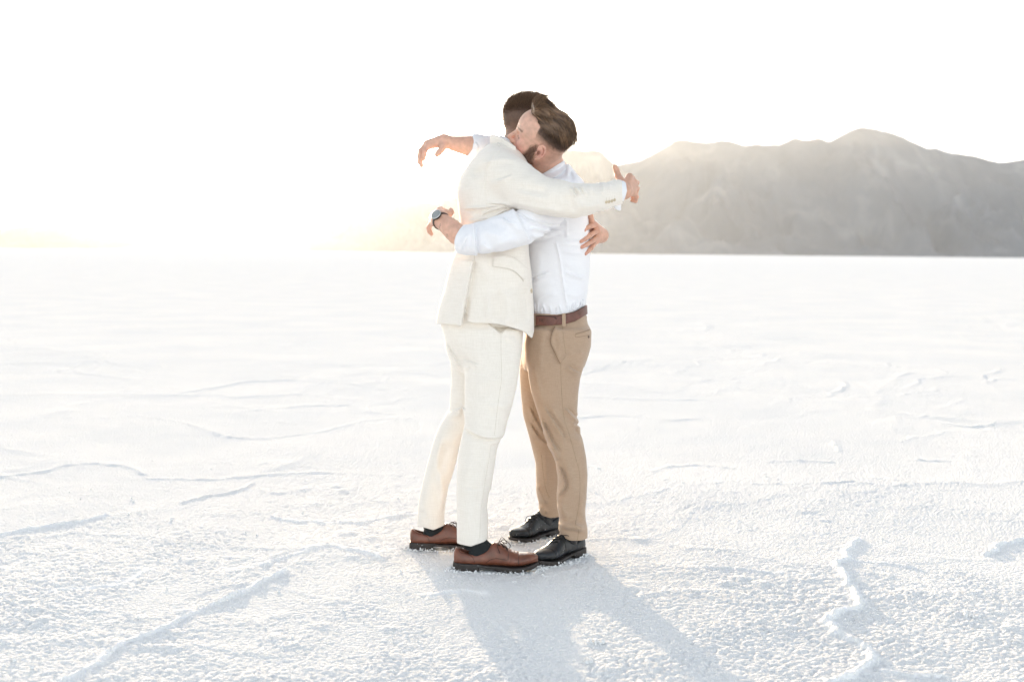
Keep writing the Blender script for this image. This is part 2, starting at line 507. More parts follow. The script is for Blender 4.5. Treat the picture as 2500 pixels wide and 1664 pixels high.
def chain(p, pts, k=0.0):
    """pts: list of (point, radius) along a limb."""
    d = None
    for (a, ra), (b, rb) in zip(pts[:-1], pts[1:]):
        c = cap(p, a, b, ra, rb)
        d = c if d is None else (np.minimum(d, c) if k <= 0 else smin(d, c, k))
    return d

def ell(p, c, r, M=None):
    q = p - np.asarray(c, float)
    if M is not None:
        q = q @ np.asarray(M, float).T      # rows of M: local axes
    r = np.asarray(r, float)
    k0 = np.linalg.norm(q / r, axis=1)
    k1 = np.linalg.norm(q / (r * r), axis=1) + 1e-9
    return k0 * (k0 - 1) / k1

class Slices:
    """Upright body of stacked super-ellipses; rows (v, u_left, u_right, Y, half depth) read off the photograph."""
    def __init__(self, rows, power=2.4):
        z, cx, ax, cy, ay = [], [], [], [], []
        for v, ul, ur, Y, hd in rows:
            a, b = P(ul, v, Y), P(ur, v, Y)
            z.append((a[2] + b[2]) / 2); cx.append((a[0] + b[0]) / 2); ax.append((b[0] - a[0]) / 2)
            cy.append(Y); ay.append(hd)
        o = np.argsort(z)
        z = np.array(z)[o]
        self.zz = np.linspace(z[0], z[-1], 400)
        self.t = []
        for arr in (cx, ax, cy, ay):
            y = np.array(arr)[o]
            lin = np.interp(self.zz, z, y)
            kk = np.ones(9) / 9
            self.t.append(np.convolve(np.pad(lin, 8, mode='edge'), np.convolve(kk, kk), mode='same')[8:-8])
        self.n = power
        self.z0, self.z1 = z[0], z[-1]
    def __call__(self, p, inflate=0.0):
        z = p[:, 2]
        cx, ax, cy, ay = (np.interp(z, self.zz, t) for t in self.t)
        ax = ax + inflate; ay = ay + inflate
        n = self.n
        x, y = np.abs(p[:, 0] - cx), np.abs(p[:, 1] - cy)
        k = ((x / ax) ** n + (y / ay) ** n + 1e-12) ** (1 / n)
        # divide by the gradient length for an almost true distance
        g = np.sqrt(((x / ax) ** (n - 1) / ax) ** 2 + ((y / ay) ** (n - 1) / ay) ** 2) * k ** (1 - n) + 1e-6
        d = np.where(k > 0.3, (k - 1) / g, -0.6 * np.minimum(ax, ay))
        return smax(d, np.maximum(self.z0 - z, z - self.z1), 0.012)

class DMap:
    """Relief of folds and seams of a garment, drawn on the view the photograph gives of it (metres outward)."""
    def __init__(self, u0, v0, u1, v1):
        self.u0, self.v0 = u0, v0
        self.a = np.zeros((v1 - v0, u1 - u0), np.float32)
        self.V, self.U = np.mgrid[v0:v1, u0:u1].astype(np.float32)
    def fold(self, pts, amp, w=4.0, kind='ridge', taper=0.25):
        pts = np.array(pts, float)
        if len(pts) > 2:       # smooth the polyline
            t = np.linspace(0, len(pts) - 1, 6 * len(pts))
            i = np.clip(t.astype(int), 0, len(pts) - 2); f = t - i
            p0 = pts[np.maximum(i - 1, 0)]; p1 = pts[i]; p2 = pts[i + 1]; p3 = pts[np.minimum(i + 2, len(pts) - 1)]
            f = f[:, None]
            pts = 0.5 * ((2 * p1) + (-p0 + p2) * f + (2 * p0 - 5 * p1 + 4 * p2 - p3) * f ** 2 + (-p0 + 3 * p1 - 3 * p2 + p3) * f ** 3)
        m = 5 * w + 4
        x0, x1 = int(max(pts[:, 0].min() - m - self.u0, 0)), int(min(pts[:, 0].max() + m - self.u0, self.a.shape[1]))
        y0, y1 = int(max(pts[:, 1].min() - m - self.v0, 0)), int(min(pts[:, 1].max() + m - self.v0, self.a.shape[0]))
        if x1 <= x0 or y1 <= y0:
            return
        U, V = self.U[y0:y1, x0:x1], self.V[y0:y1, x0:x1]
        best = np.full(U.shape, 1e9); sg = np.zeros(U.shape); al = np.zeros(U.shape)
        L = np.r_[0, np.cumsum(np.linalg.norm(np.diff(pts, axis=0), axis=1))]
        for k in range(len(pts) - 1):
            a, b = pts[k], pts[k + 1]
            d = b - a; l2 = d @ d + 1e-9
            t = np.clip(((U - a[0]) * d[0] + (V - a[1]) * d[1]) / l2, 0, 1)
            ex, ey = U - a[0] - t * d[0], V - a[1] - t * d[1]
            dist = np.hypot(ex, ey)
            cr = d[0] * ey - d[1] * ex
            mk = dist < best
            best[mk] = dist[mk]; sg[mk] = np.sign(cr[mk]); al[mk] = (L[k] + t[mk] * (L[k + 1] - L[k])) / L[-1]
        tp = np.ones_like(al)
        if taper > 0:
            tp = np.clip(np.minimum(al, 1 - al) / taper, 0, 1); tp = tp * tp * (3 - 2 * tp)
        if kind == 'ridge':
            r = np.exp(-(best / w) ** 2)
        elif kind == 'pleat':        # rounded on one side, tucked under on the other
            s = best * sg
            r = np.where(s > 0, np.exp(-(s / w) ** 2), np.exp(-(s / (0.28 * w)) ** 2)) - 0.45 * np.exp(-((s + 0.75 * w) / (0.45 * w)) ** 2)
        else:                        # 'step': one cloth edge lying over another, raised on the right-hand side of the line
            s = best * sg
            r = np.tanh(s / 1.3) * 0.5 * np.exp(-np.abs(s) / w) + 0.5 * np.exp(-np.abs(s) / w) * (s > 0)
        self.a[y0:y1, x0:x1] += (amp * r * tp).astype(np.float32)
    def sample(self, u, v):
        x, y = u - self.u0, v - self.v0
        h, w = self.a.shape
        ok = (x >= 0) & (x < w - 1.01) & (y >= 0) & (y < h - 1.01)
        x = np.clip(x, 0, w - 1.01); y = np.clip(y, 0, h - 1.01)
        xi, yi = x.astype(int), y.astype(int)
        fx, fy = x - xi, y - yi
        a = self.a
        r = (a[yi, xi] * (1 - fx) + a[yi, xi + 1] * fx) * (1 - fy) + (a[yi + 1, xi] * (1 - fx) + a[yi + 1, xi + 1] * fx) * fy
        return r * ok

def surface(f, lo, hi, h, newton=1, slack=1.5):
    """Mesh of f = 0 (naive surface nets on sparse blocks)."""
    lo, hi = np.asarray(lo, float), np.asarray(hi, float)
    B = 12
    nb = np.ceil((hi - lo) / (h * B)).astype(int)
    bi = np.stack(np.meshgrid(*[np.arange(n) for n in nb], indexing='ij'), -1).reshape(-1, 3)
    cen = lo + (bi + 0.5) * B * h
    d = np.concatenate([f(c) for c in np.array_split(cen, max(1, len(cen) // 60000))])
    bi = bi[np.abs(d) < slack * 0.87 * B * h]
    g = np.arange(B + 1)
    loc = np.stack(np.meshgrid(g, g, g, indexing='ij'), -1).reshape(-1, 3)
    N = nb * B + 4
    def cid(c): return (c[:, 0] + 1) * (N[1] * N[2]) + (c[:, 1] + 1) * N[2] + (c[:, 2] + 1)
    ids, pos, quads = [], [], []
    for ch in np.array_split(np.arange(len(bi)), max(1, len(bi) // 150)):
        if len(ch) == 0:
            continue
        node = bi[ch][:, None, :] * B + loc[None]
        V = f((lo + node.reshape(-1, 3) * h)).reshape(len(ch), B + 1, B + 1, B + 1)
        for ax in range(3):
            sl = [slice(None)] + [slice(0, B)] * 3
            s2 = list(sl); s2[ax + 1] = slice(1, B + 1)
            a, b = V[tuple(sl)], V[tuple(s2)]
            m = (a < 0) != (b < 0)
            q = np.argwhere(m)
            if len(q) == 0:
                continue
            av, bv = a[m], b[m]
            t = av / (av - bv)
            gi = bi[ch][q[:, 0]] * B + q[:, 1:]
            pp = gi.astype(float); pp[:, ax] += t
            o1, o2 = [(1, 2), (2, 0), (0, 1)][ax]
            cs = []
            for e1, e2 in ((0, 0), (-1, 0), (-1, -1), (0, -1)):
                c = gi.copy(); c[:, o1] += e1; c[:, o2] += e2
                k = cid(c); cs.append(k); ids.append(k); pos.append(pp)
            quad = np.stack(cs, 1)
            flip = av > 0
            quad[flip] = quad[flip][:, ::-1]
            quads.append(quad)
    ids = np.concatenate(ids); pos = np.concatenate(pos); quads = np.concatenate(quads)
    uq, inv = np.unique(ids, return_inverse=True)
    cnt = np.bincount(inv)
    Vx = np.stack([np.bincount(inv, weights=pos[:, k]) / cnt for k in range(3)], 1) * h + lo
    F = np.searchsorted(uq, quads)
    for _ in range(newton):
        gr, val = gradient(f, Vx, h * 0.5)
        st = np.clip(val / (np.sum(gr * gr, 1) + 1e-6), -0.6 * h, 0.6 * h)
        Vx = Vx - 0.8 * gr * st[:, None]
    return Vx, F

def gradient(f, p, e):
    ks = np.array([[1, -1, -1], [-1, -1, 1], [-1, 1, -1], [1, 1, 1]], float)
    g = 0; s = 0
    for k in ks:
        v = f(p + k * e); g = g + k * v[:, None]; s = s + v
    return g / (4 * e), s / 4

def bvh_of(V, F):
    return BVHTree.FromPolygons([Vector(q) for q in V], [tuple(map(int, q)) for q in F])

def cast(bvh, u, v):
    d = ray_dir(u, v); d = d / np.linalg.norm(d)
    hit, nrm, idx, dist = bvh.ray_cast(Vector(cC), Vector(d))
    return (np.array(hit), np.array(nrm)) if hit is not None else (None, None)

def resample(pts, step):
    pts = np.array(pts, float)
    L = np.r_[0, np.cumsum(np.linalg.norm(np.diff(pts, axis=0), axis=1))]
    n = max(2, int(L[-1] / step) + 1)
    s = np.linspace(0, L[-1], n)
    return np.stack([np.interp(s, L, pts[:, k]) for k in range(pts.shape[1])], 1)

def smooth_line(pts, n=8):
    pts = np.array(pts, float)
    if len(pts) < 3:
        return pts
    t = np.linspace(0, len(pts) - 1, n * (len(pts) - 1) + 1)
    i = np.clip(t.astype(int), 0, len(pts) - 2); f = (t - i)[:, None]
    p0 = pts[np.maximum(i - 1, 0)]; p1 = pts[i]; p2 = pts[i + 1]; p3 = pts[np.minimum(i + 2, len(pts) - 1)]
    return 0.5 * ((2 * p1) + (-p0 + p2) * f + (2 * p0 - 5 * p1 + 4 * p2 - p3) * f ** 2 + (-p0 + 3 * p1 - 3 * p2 + p3) * f ** 3)

def tube_geo(pts, r, sides=6, flat=1.0, up=None, closed=False):
    """Vertices and faces of a tube along pts; r may vary; flat < 1 squashes it along the local normal."""
    pts = np.asarray(pts, float); n = len(pts)
    r = np.broadcast_to(np.asarray(r, float), (n,))
    T = np.gradient(pts, axis=0)
    if closed:
        T = np.roll(pts, -1, 0) - np.roll(pts, 1, 0)
    T /= np.linalg.norm(T, axis=1)[:, None] + 1e-12
    if up is None:
        up = np.array([0, -1, 0.2])
    up = np.broadcast_to(np.asarray(up, float), (n, 3))
    N = up - np.sum(up * T, 1)[:, None] * T
    N /= np.linalg.norm(N, axis=1)[:, None] + 1e-12
    Bn = np.cross(T, N)
    a = np.arange(sides) / sides * 2 * math.pi
    V = pts[:, None, :] + r[:, None, None] * (np.cos(a)[None, :, None] * Bn[:, None, :] + flat * np.sin(a)[None, :, None] * N[:, None, :])
    F = []
    m = n if closed else n - 1
    for i in range(m):
        j = (i + 1) % n
        for k in range(sides):
            k2 = (k + 1) % sides
            F.append((i * sides + k, i * sides + k2, j * sides + k2, j * sides + k))
    if not closed:
        F.append(tuple(range(sides))[::-1]); F.append(tuple((n - 1) * sides + k for k in range(sides)))
    return V.reshape(-1, 3), F

def join_geo(parts):
    V, F, o = [], [], 0
    for v, f in parts:
        V.append(np.asarray(v)); F.extend([tuple(int(i) + o for i in q) for q in f]); o += len(v)
    return np.concatenate(V), F

def tube(name, pts, r, mat, parent, base, sides=6, flat=1.0, up=None, closed=False):
    V, F = tube_geo(pts, r, sides, flat, up, closed)
    return mesh_obj(name, V, F, mat, parent, True, base)

def line_on(bvh, pts, lift=0.0, step=2.0):
    """Points of a garment's surface under a line the photograph shows."""
    out = []
    for u, v in resample(smooth_line(pts), step):
        h, n = cast(bvh, u, v)
        if h is not None:
            out.append(h + n * lift)
    return np.array(out)

def seam_on(name, bvh, pts, r, mat, parent, base, lift=0.0, sides=5, flat=0.6):
    q = line_on(bvh, pts, lift)
    if len(q) < 3:
        return None
    for _ in range(2):
        q[1:-1] = 0.25 * q[:-2] + 0.5 * q[1:-1] + 0.25 * q[2:]
    return tube(name, q, r, mat, parent, base, sides, flat)

def patch_on(name, bvh, top, bot, mat, parent, base, lift=0.003, rows=7, cols=14, thick=0.0025, bulge=0.0):
    """A piece of cloth or leather lying on a surface between two lines the photograph shows."""
    T = resample(smooth_line(top), .15); Bt = resample(smooth_line(bot), .15)
    T = T[np.linspace(0, len(T) - 1, cols).astype(int)]; Bt = Bt[np.linspace(0, len(Bt) - 1, cols).astype(int)]
    front = np.zeros((rows, cols, 3)); ok = True
    last = None
    for i in range(rows):
        for j in range(cols):
            t = i / (rows - 1)
            u, v = T[j] * (1 - t) + Bt[j] * t
            h, n = cast(bvh, u, v)
            if h is None:
                h, n = last if last is not None else (P(u, v, 4.3), np.array([0, -1, 0]))
            last = (h, n)
            nn = np.array(n); nn = nn / (np.linalg.norm(nn) + 1e-9)
            front[i, j] = h + nn * (lift + bulge * math.sin(math.pi * t) * (0.4 + 0.6 * math.sin(math.pi * j / (cols - 1))))
    for _ in range(2):
        f2 = front.copy()
        f2[1:-1, :] = 0.25 * front[:-2] + 0.5 * front[1:-1] + 0.25 * front[2:]
        front = f2
        f2 = front.copy()
        f2[:, 1:-1] = 0.25 * front[:, :-2] + 0.5 * front[:, 1:-1] + 0.25 * front[:, 2:]
        front = f2
    view = np.array(front.mean((0, 1)) - cC); view /= np.linalg.norm(view)
    back = front + view * thick
    V = np.concatenate([front.reshape(-1, 3), back.reshape(-1, 3)])
    n = rows * cols
    F = []
    for i in range(rows - 1):
        for j in range(cols - 1):
            a = i * cols + j
            F.append((a, a + cols, a + cols + 1, a + 1))
            F.append((n + a, n + a + 1, n + a + cols + 1, n + a + cols))
    edge = [(0, j) for j in range(cols)] + [(i, cols - 1) for i in range(1, rows)] + [(rows - 1, j) for j in range(cols - 2, -1, -1)] + [(i, 0) for i in range(rows - 2, 0, -1)]
    for a, b in zip(edge, edge[1:] + edge[:1]):
        ia, ib = a[0] * cols + a[1], b[0] * cols + b[1]
        F.append((ia, ib, n + ib, n + ia))
    return mesh_obj(name, V, F, mat, parent, True, base)

def disc_on(name, bvh, u, v, r, mat, parent, base, thick=0.002, holes=0):
    h, n = cast(bvh, u, v)
    n = n / np.linalg.norm(n)
    a = np.cross(n, [0, 0, 1]); a /= np.linalg.norm(a); b = np.cross(n, a)
    prof = [(r * 0.86, 0.0), (r, thick * .4), (r * .96, thick), (r * 0.78, thick * 1.05), (r * 0.66, thick * .7), (r * .1, thick * .7)]
    V, F, s = [], [], 14
    for rr, zz in prof:
        for k in range(s):
            t = 2 * math.pi * k / s
            V.append(h + n * zz + rr * (math.cos(t) * a + math.sin(t) * b))
    for i in range(len(prof) - 1):
        for k in range(s):
            k2 = (k + 1) % s
            F.append((i * s + k, i * s + k2, (i + 1) * s + k2, (i + 1) * s + k))
    F.append(tuple((len(prof) - 1) * s + k for k in range(s)))
    return mesh_obj(name, np.array(V), F, mat, parent, True, base)

def strands(name, roots, dirs, lens, rad, mat, parent, base, bend=None, sides=3, segs=3, colors=None, seed=1):
    """Many hairs in one mesh."""
    n = len(roots)
    r_ = np.random.default_rng(seed)
    dirs = dirs / (np.linalg.norm(dirs, axis=1)[:, None] + 1e-9)
    t = np.linspace(0, 1, segs + 1)
    pts = roots[:, None, :] + dirs[:, None, :] * (lens[:, None] * t[None, :])[..., None]
    if bend is not None:
        pts = pts + bend[:, None, :] * (lens[:, None] * t[None, :] ** 2)[..., None]
    tang = dirs
    rv = r_.normal(size=(n, 3))
    A = np.cross(tang, rv); A /= np.linalg.norm(A, axis=1)[:, None] + 1e-9
    Bv = np.cross(tang, A)
    ang = np.arange(sides) / sides * 2 * math.pi
    rr = rad * (1 - 0.8 * t)
    V = pts[:, :, None, :] + rr[None, :, None, None] * (np.cos(ang)[None, None, :, None] * A[:, None, None, :] + np.sin(ang)[None, None, :, None] * Bv[:, None, None, :])
    V = V.reshape(-1, 3)
    st = (segs + 1) * sides
    loc = []
    for i in range(segs):
        for k in range(sides):
            k2 = (k + 1) % sides
            loc.append((i * sides + k, i * sides + k2, (i + 1) * sides + k2, (i + 1) * sides + k))
    F = (np.arange(n) * st)[:, None, None] + np.array(loc)[None]
    c = None
    if colors is not None:
        c = np.repeat(colors, st, axis=0)
    return mesh_obj(name, V, F.reshape(-1, 4), mat, parent, True, base, colors=c)

# ------------------------------------------------------------------ cloth, leather, skin
def cloth_mat(name, col, col2, weave=900.0, slub=0.35, bump=0.25, rough=0.85, sheen=0.25, trans=0.0):
    m, n, l, b = new_mat(name)
    tc = n.new("ShaderNodeTexCoord")
    def stretched(scale, sx, sy, sz, det=3):
        mp = n.new("ShaderNodeMapping"); mp.inputs["Scale"].default_value = (sx, sy, sz)
        l.new(tc.outputs["Object"], mp.inputs["Vector"])
        nz = n.new("ShaderNodeTexNoise"); nz.inputs["Scale"].default_value = scale; nz.inputs["Detail"].default_value = det
        l.new(mp.outputs["Vector"], nz.inputs["Vector"])
        return nz.outputs["Fac"]
    warp = stretched(weave, 1.0, 1.0, 0.05)
    weft = stretched(weave, 0.05, 0.05, 1.0)
    ad = n.new("ShaderNodeMath"); ad.operation = 'ADD'; l.new(warp, ad.inputs[0]); l.new(weft, ad.inputs[1])
    soft = stretched(9.0, 1, 1, 1, 4)
    a2 = n.new("ShaderNodeMath"); a2.operation = 'MULTIPLY_ADD'; a2.inputs[1].default_value = 0.35
    l.new(soft, a2.inputs[0]); l.new(ad.outputs[0], a2.inputs[2])
    mr = n.new("ShaderNodeMapRange"); mr.inputs["From Min"].default_value = 1.0 - slub * 0.6 + .17; mr.inputs["From Max"].default_value = 1.0 + slub * 0.6 + .17
    l.new(a2.outputs[0], mr.inputs["Value"])
    mx = n.new("ShaderNodeMix"); mx.data_type = 'RGBA'
    mx.inputs["A"].default_value = (*col2, 1); mx.inputs["B"].default_value = (*col, 1)
    l.new(mr.outputs["Result"], mx.inputs["Factor"])
    l.new(mx.outputs["Result"], b.inputs["Base Color"])
    b.inputs["Roughness"].default_value = rough
    b.inputs["Sheen Weight"].default_value = sheen
    b.inputs["Sheen Roughness"].default_value = 0.5
    b.inputs["Specular IOR Level"].default_value = 0.2
    if trans:
        b.inputs["Subsurface Weight"].default_value = trans
        b.inputs["Subsurface Radius"].default_value = (0.01, 0.008, 0.006)
    wr = n.new("ShaderNodeTexNoise"); wr.inputs["Scale"].default_value = 38; wr.inputs["Detail"].default_value = 4
    l.new(tc.outputs["Object"], wr.inputs["Vector"])
    b1 = n.new("ShaderNodeBump"); b1.inputs["Strength"].default_value = bump; b1.inputs["Distance"].default_value = 0.004
    l.new(wr.outputs["Fac"], b1.inputs["Height"])
    b2 = n.new("ShaderNodeBump"); b2.inputs["Strength"].default_value = 0.3; b2.inputs["Distance"].default_value = 0.0006
    l.new(ad.outputs[0], b2.inputs["Height"]); l.new(b1.outputs["Normal"], b2.inputs["Normal"])
    l.new(b2.outputs["Normal"], b.inputs["Normal"])
    return m

def skin_mat(name):
    m, n, l, b = new_mat(name)
    at = n.new("ShaderNodeAttribute"); at.attribute_name = "Col"
    tc = n.new("ShaderNodeTexCoord")
    nz = n.new("ShaderNodeTexNoise"); nz.inputs["Scale"].default_value = 55; nz.inputs["Detail"].default_value = 6
    l.new(tc.outputs["Object"], nz.inputs["Vector"])
    mr = n.new("ShaderNodeMapRange"); mr.inputs["From Min"].default_value = .3; mr.inputs["From Max"].default_value = .7
    mr.inputs["To Min"].default_value = .86; mr.inputs["To Max"].default_value = 1.1
    l.new(nz.outputs["Fac"], mr.inputs["Value"])
    mx = n.new("ShaderNodeVectorMath"); mx.operation = 'SCALE'
    l.new(at.outputs["Color"], mx.inputs[0]); l.new(mr.outputs["Result"], mx.inputs["Scale"])
    l.new(mx.outputs["Vector"], b.inputs["Base Color"])
    b.inputs["Roughness"].default_value = 0.52
    b.inputs["Specular IOR Level"].default_value = 0.4
    b.inputs["Subsurface Weight"].default_value = 0.12
    b.inputs["Subsurface Radius"].default_value = (0.010, 0.004, 0.002)
    nb = n.new("ShaderNodeTexNoise"); nb.inputs["Scale"].default_value = 420; nb.inputs["Detail"].default_value = 3
    l.new(tc.outputs["Object"], nb.inputs["Vector"])
    bp = n.new("ShaderNodeBump"); bp.inputs["Strength"].default_value = 0.25; bp.inputs["Distance"].default_value = 0.0012
    l.new(nb.outputs["Fac"], bp.inputs["Height"]); l.new(bp.outputs["Normal"], b.inputs["Normal"])
    return m

def hair_mat(name):
    m, n, l, b = new_mat(name)
    at = n.new("ShaderNodeAttribute"); at.attribute_name = "Col"
    l.new(at.outputs["Color"], b.inputs["Base Color"])
    b.inputs["Roughness"].default_value = 0.42
    b.inputs["Specular IOR Level"].default_value = 0.5
    tr = n.new("ShaderNodeBsdfTranslucent")          # light passes through single hairs
    l.new(at.outputs["Color"], tr.inputs["Color"])
    mx = n.new("ShaderNodeMixShader"); mx.inputs["Fac"].default_value = 0.35
    l.new(b.outputs["BSDF"], mx.inputs[1]); l.new(tr.outputs["BSDF"], mx.inputs[2])
    l.new(mx.outputs["Shader"], n["Material Output"].inputs["Surface"])
    return m

def dusted(m, scale=120.0, lo=.70, hi=.74):
    """White salt dust on leather."""
    n, l = m.node_tree.nodes, m.node_tree.links
    b = n["Principled BSDF"]
    src = b.inputs["Base Color"].links[0].from_socket
    tc = n.new("ShaderNodeTexCoord"); nz = n.new("ShaderNodeTexNoise"); nz.inputs["Scale"].default_value = scale; nz.inputs["Detail"].default_value = 4
    l.new(tc.outputs["Object"], nz.inputs["Vector"])
    mr = n.new("ShaderNodeMapRange"); mr.inputs["From Min"].default_value = lo; mr.inputs["From Max"].default_value = hi
    l.new(nz.outputs["Fac"], mr.inputs["Value"])
    mx = n.new("ShaderNodeMix"); mx.data_type = 'RGBA'; mx.inputs["B"].default_value = (.75, .76, .78, 1)
    l.new(mr.outputs["Result"], mx.inputs["Factor"]); l.new(src, mx.inputs["A"]); l.new(mx.outputs["Result"], b.inputs["Base Color"])
    return m

M_LINEN = cloth_mat("cream_linen", (.88, .828, .765), (.805, .75, .68), 420, .5)
M_LINEN_DARK = simple_mat("cream_linen_stitching", (.70, .64, .56), .9, nscale=200)
M_LINEN_IN = simple_mat("cream_lining", (.62, .55, .46), .9)
M_SHIRT = cloth_mat("white_cotton", (.86, .86, .89), (.82, .82, .86), 900, .3, .15, sheen=.15)
M_SHIRT_SEAM = simple_mat("white_cotton_stitching", (.80, .80, .84), .9)
M_CHINO = cloth_mat("tan_chino", (.47, .338, .242), (.41, .290, .204), 900, .35, .18)
M_CHINO_DARK = simple_mat("tan_chino_stitching", (.25, .175, .115), .9)
M_CHINO_SEAM = simple_mat("tan_chino_seam", (.35, .255, .17), .9)
M_CHINO_IN = simple_mat("tan_pocket_lining", (.33, .27, .21), .9)
M_SKIN = skin_mat("skin")
M_HAIR = hair_mat("hair")
M_BROWN = simple_mat("brown_leather", (.165, .055, .030), .38, noise=.35, nscale=18, bump=.12, bscale=180, coat=.15)
M_BROWN_SEAM = simple_mat("brown_leather_stitching", (.045, .018, .012), .6)
M_SOLE = simple_mat("dark_rubber_sole", (.028, .022, .020), .55, noise=.3)
M_BLACK = simple_mat("black_leather", (.012, .014, .017), .42, noise=.4, nscale=25, bump=.15, bscale=160, coat=.05)
dusted(M_BLACK)
M_BLACK_SEAM = simple_mat("black_leather_stitching", (.006, .006, .007), .6)
dusted(M_SOLE, 120, .70, .75)
M_SOCK = simple_mat("black_knit", (.012, .016, .018), .95, bump=.4, bscale=500)
M_LACE_BROWN = simple_mat("brown_lace", (.035, .016, .012), .8)
M_LACE_BLACK = simple_mat("black_lace", (.012, .012, .013), .8)
M_BELT = simple_mat("belt_leather", (.150, .058, .040), .45, noise=.3, nscale=30, bump=.1)
M_BELT_DARK = simple_mat("belt_edge", (.020, .013, .011), .6)
M_BUTTON = simple_mat("cream_button", (.62, .52, .38), .35, noise=.25, nscale=300)
M_BUTTON_DARK = simple_mat("brown_button", (.12, .075, .045), .35, noise=.3, nscale=300)
M_STEEL = simple_mat("brushed_steel", (.62, .62, .63), .28, metal=1.0, noise=.1)
M_DIAL = simple_mat("watch_glass", (.30, .32, .32), .25, noise=.06, coat=.6)
M_STRAP = simple_mat("dark_strap", (.050, .036, .028), .55, noise=.3)
M_TATTOO = simple_mat("tattoo_ink", (.17, .12, .115), .6)
M_NAIL = simple_mat("finger_nail", (.66, .42, .36), .3, noise=.05)

SKIN_A = np.array([.63, .365, .265])
SKIN_B = np.array([.71, .425, .32])

# ------------------------------------------------------------------ a head, in its own frame: x forward, y to its left, z up, origin between the ear canals
def head_sdf(q, wide=1.0):
    p = q * np.array([1, 1, 1.0])
    y = np.abs(p[:, 1])
    s = np.stack([p[:, 0], y, p[:, 2]], 1)
    d = ell(p, (-.004, 0, .044), (.098, .076 * wide, .086))
    d = smin(d, ell(p, (.028, 0, .052), (.074, .064 * wide, .074)), .02)       # forehead
    d = smin(d, ell(p, (.040, 0, -.012), (.050, .058, .070)), .03)      # middle of the face
    d = smin(d, cap(s, (.004, .056, -.022), (.052, .034, -.072), .016, .016), .03)   # jaw line
    d = smin(d, cap(s, (.052, .034, -.072), (.074, .0, -.078), .016, .017), .02)
    d = smin(d, ell(p, (.068, 0, -.048), (.030, .034, .034)), .022)     # muzzle
    d = smin(d, cap(s, (.089, .006, .036), (.070, .045, .036), .011, .012), .014)    # brow
    d = smin(d, ell(s, (.056, .046, -.012), (.024, .017, .018)), .02)   # cheek bone
    d = smax(d, -ell(s, (.098, .031, .015), (.021, .018, .0135)), .010)  # eye socket
    d = smin(d, ell(s, (.0735, .031, .014), (.0145, .0145, .0125)), .003)   # closed lid
    nose = cap(p, (.092, 0, .026), (.1145, 0, -.014), .0070, .0100)
    nose = smin(nose, ell(s, (.101, .0125, -.021), (.0105, .008, .0085)), .006)
    nose = smin(nose, cap(p, (.092, 0, -.022), (.108, 0, -.021), .008, .007), .006)
    d = smin(d, nose, .010)
    d = smax(d, -ell(s, (.105, .0072, -.0295), (.006, .0035, .005)), .003)
    d = smin(d, cap(s, (.0955, 0, -.0455), (.085, .022, -.051), .0055, .003), .005)   # lips
    d = smin(d, cap(s, (.0930, 0, -.0590), (.084, .020, -.0535), .0060, .003), .005)
    d = smax(d, -cap(s, (.0995, 0, -.0518), (.087, .024, -.0525), .0014, .0012), .003)
    # ears
    ca, sa = math.cos(math.radians(22)), math.sin(math.radians(22))
    def E(x, yy, z): return (x, yy, z)
    plate = ell(s, (-.012, .0805, .004), (.017, .0055, .029), np.array([[ca, sa, 0], [-sa, ca, 0], [0, 0, 1]]))
    rim = chain(s, [(E(.004, .079, .010), .0036), (E(.002, .081, .024), .0038), (E(-.008, .084, .034), .0040), (E(-.020, .088, .030), .0040),
                    (E(-.026, .090, .014), .0040), (E(-.023, .088, -.004), .0038), (E(-.014, .083, -.019), .0042), (E(-.004, .079, -.026), .0052)], 0.002)
    anti = chain(s, [(E(-.010, .085, .022), .0026), (E(-.016, .087, .010), .003), (E(-.013, .085, -.006), .003), (E(-.006, .082, -.014), .003)], .002)
    ear = smin(smin(plate, rim, .004), anti, .003)
    ear = smax(ear, -ell(s, (-.004, .087, -.001), (.0075, .0075, .0115)), .003)
    ear = smin(ear, ell(s, (.004, .0785, -.003), (.0045, .0045, .0075)), .003)
    d = smin(d, ear, .005)
    return d

class HeadFrame:
    def __init__(self, origin, f, l, u, scale):
        self.o = np.asarray(origin, float)
        self.R = np.stack([f, l, u])      # rows
        self.s = scale
    def local(self, p):
        return (p - self.o) @ self.R.T / self.s
    def world(self, q):
        return (np.asarray(q, float) * self.s) @ self.R + self.o
    def vec(self, q):
        return np.asarray(q, float) @ self.R

def frame(facing, yaw_to_camera, pitch_up, roll=0.0):
    """facing +1: looks along +X, -1: along -X."""
    yaw = math.radians(yaw_to_camera); pt = math.radians(pitch_up)
    f0 = np.array([facing * math.cos(yaw), -math.sin(yaw), 0.0])
    up = np.array([0, 0, 1.0])
    f = math.cos(pt) * f0 + math.sin(pt) * up
    u = -math.sin(pt) * f0 + math.cos(pt) * up
    l = np.cross(u, f)
    if roll:
        r = math.radians(roll)
        l, u = math.cos(r) * l + math.sin(r) * u, -math.sin(r) * l + math.cos(r) * u
    return f, l, u

def finger(p, pts, r0, r1):
    n = len(pts)
    c = [(pts[i], r0 + (r1 - r0) * i / (n - 1)) for i in range(n)]
    d = chain(p, c, 0.003)
    for i in range(1, n - 1):                 # knuckle swellings
        r = c[i][1]
        d = smin(d, np.linalg.norm(p - np.asarray(pts[i]), axis=1) - r * 1.06, .003)
    return d

def hand_sdf(p, wrist, palm, fingers, thumb, k=.012):
    """wrist (point, r); palm: list of chains of (point, r); fingers: list of ([points], r0, r1)."""
    d = None
    for c in palm:
        e = chain(p, c, .006)
        d = e if d is None else smin(d, e, k)
    for pts, r0, r1 in fingers:
        d = smin(d, finger(p, pts, r0, r1), .0045)
    pts, r0, r1 = thumb
    d = smin(d, finger(p, pts, r0, r1), .008)
    return d

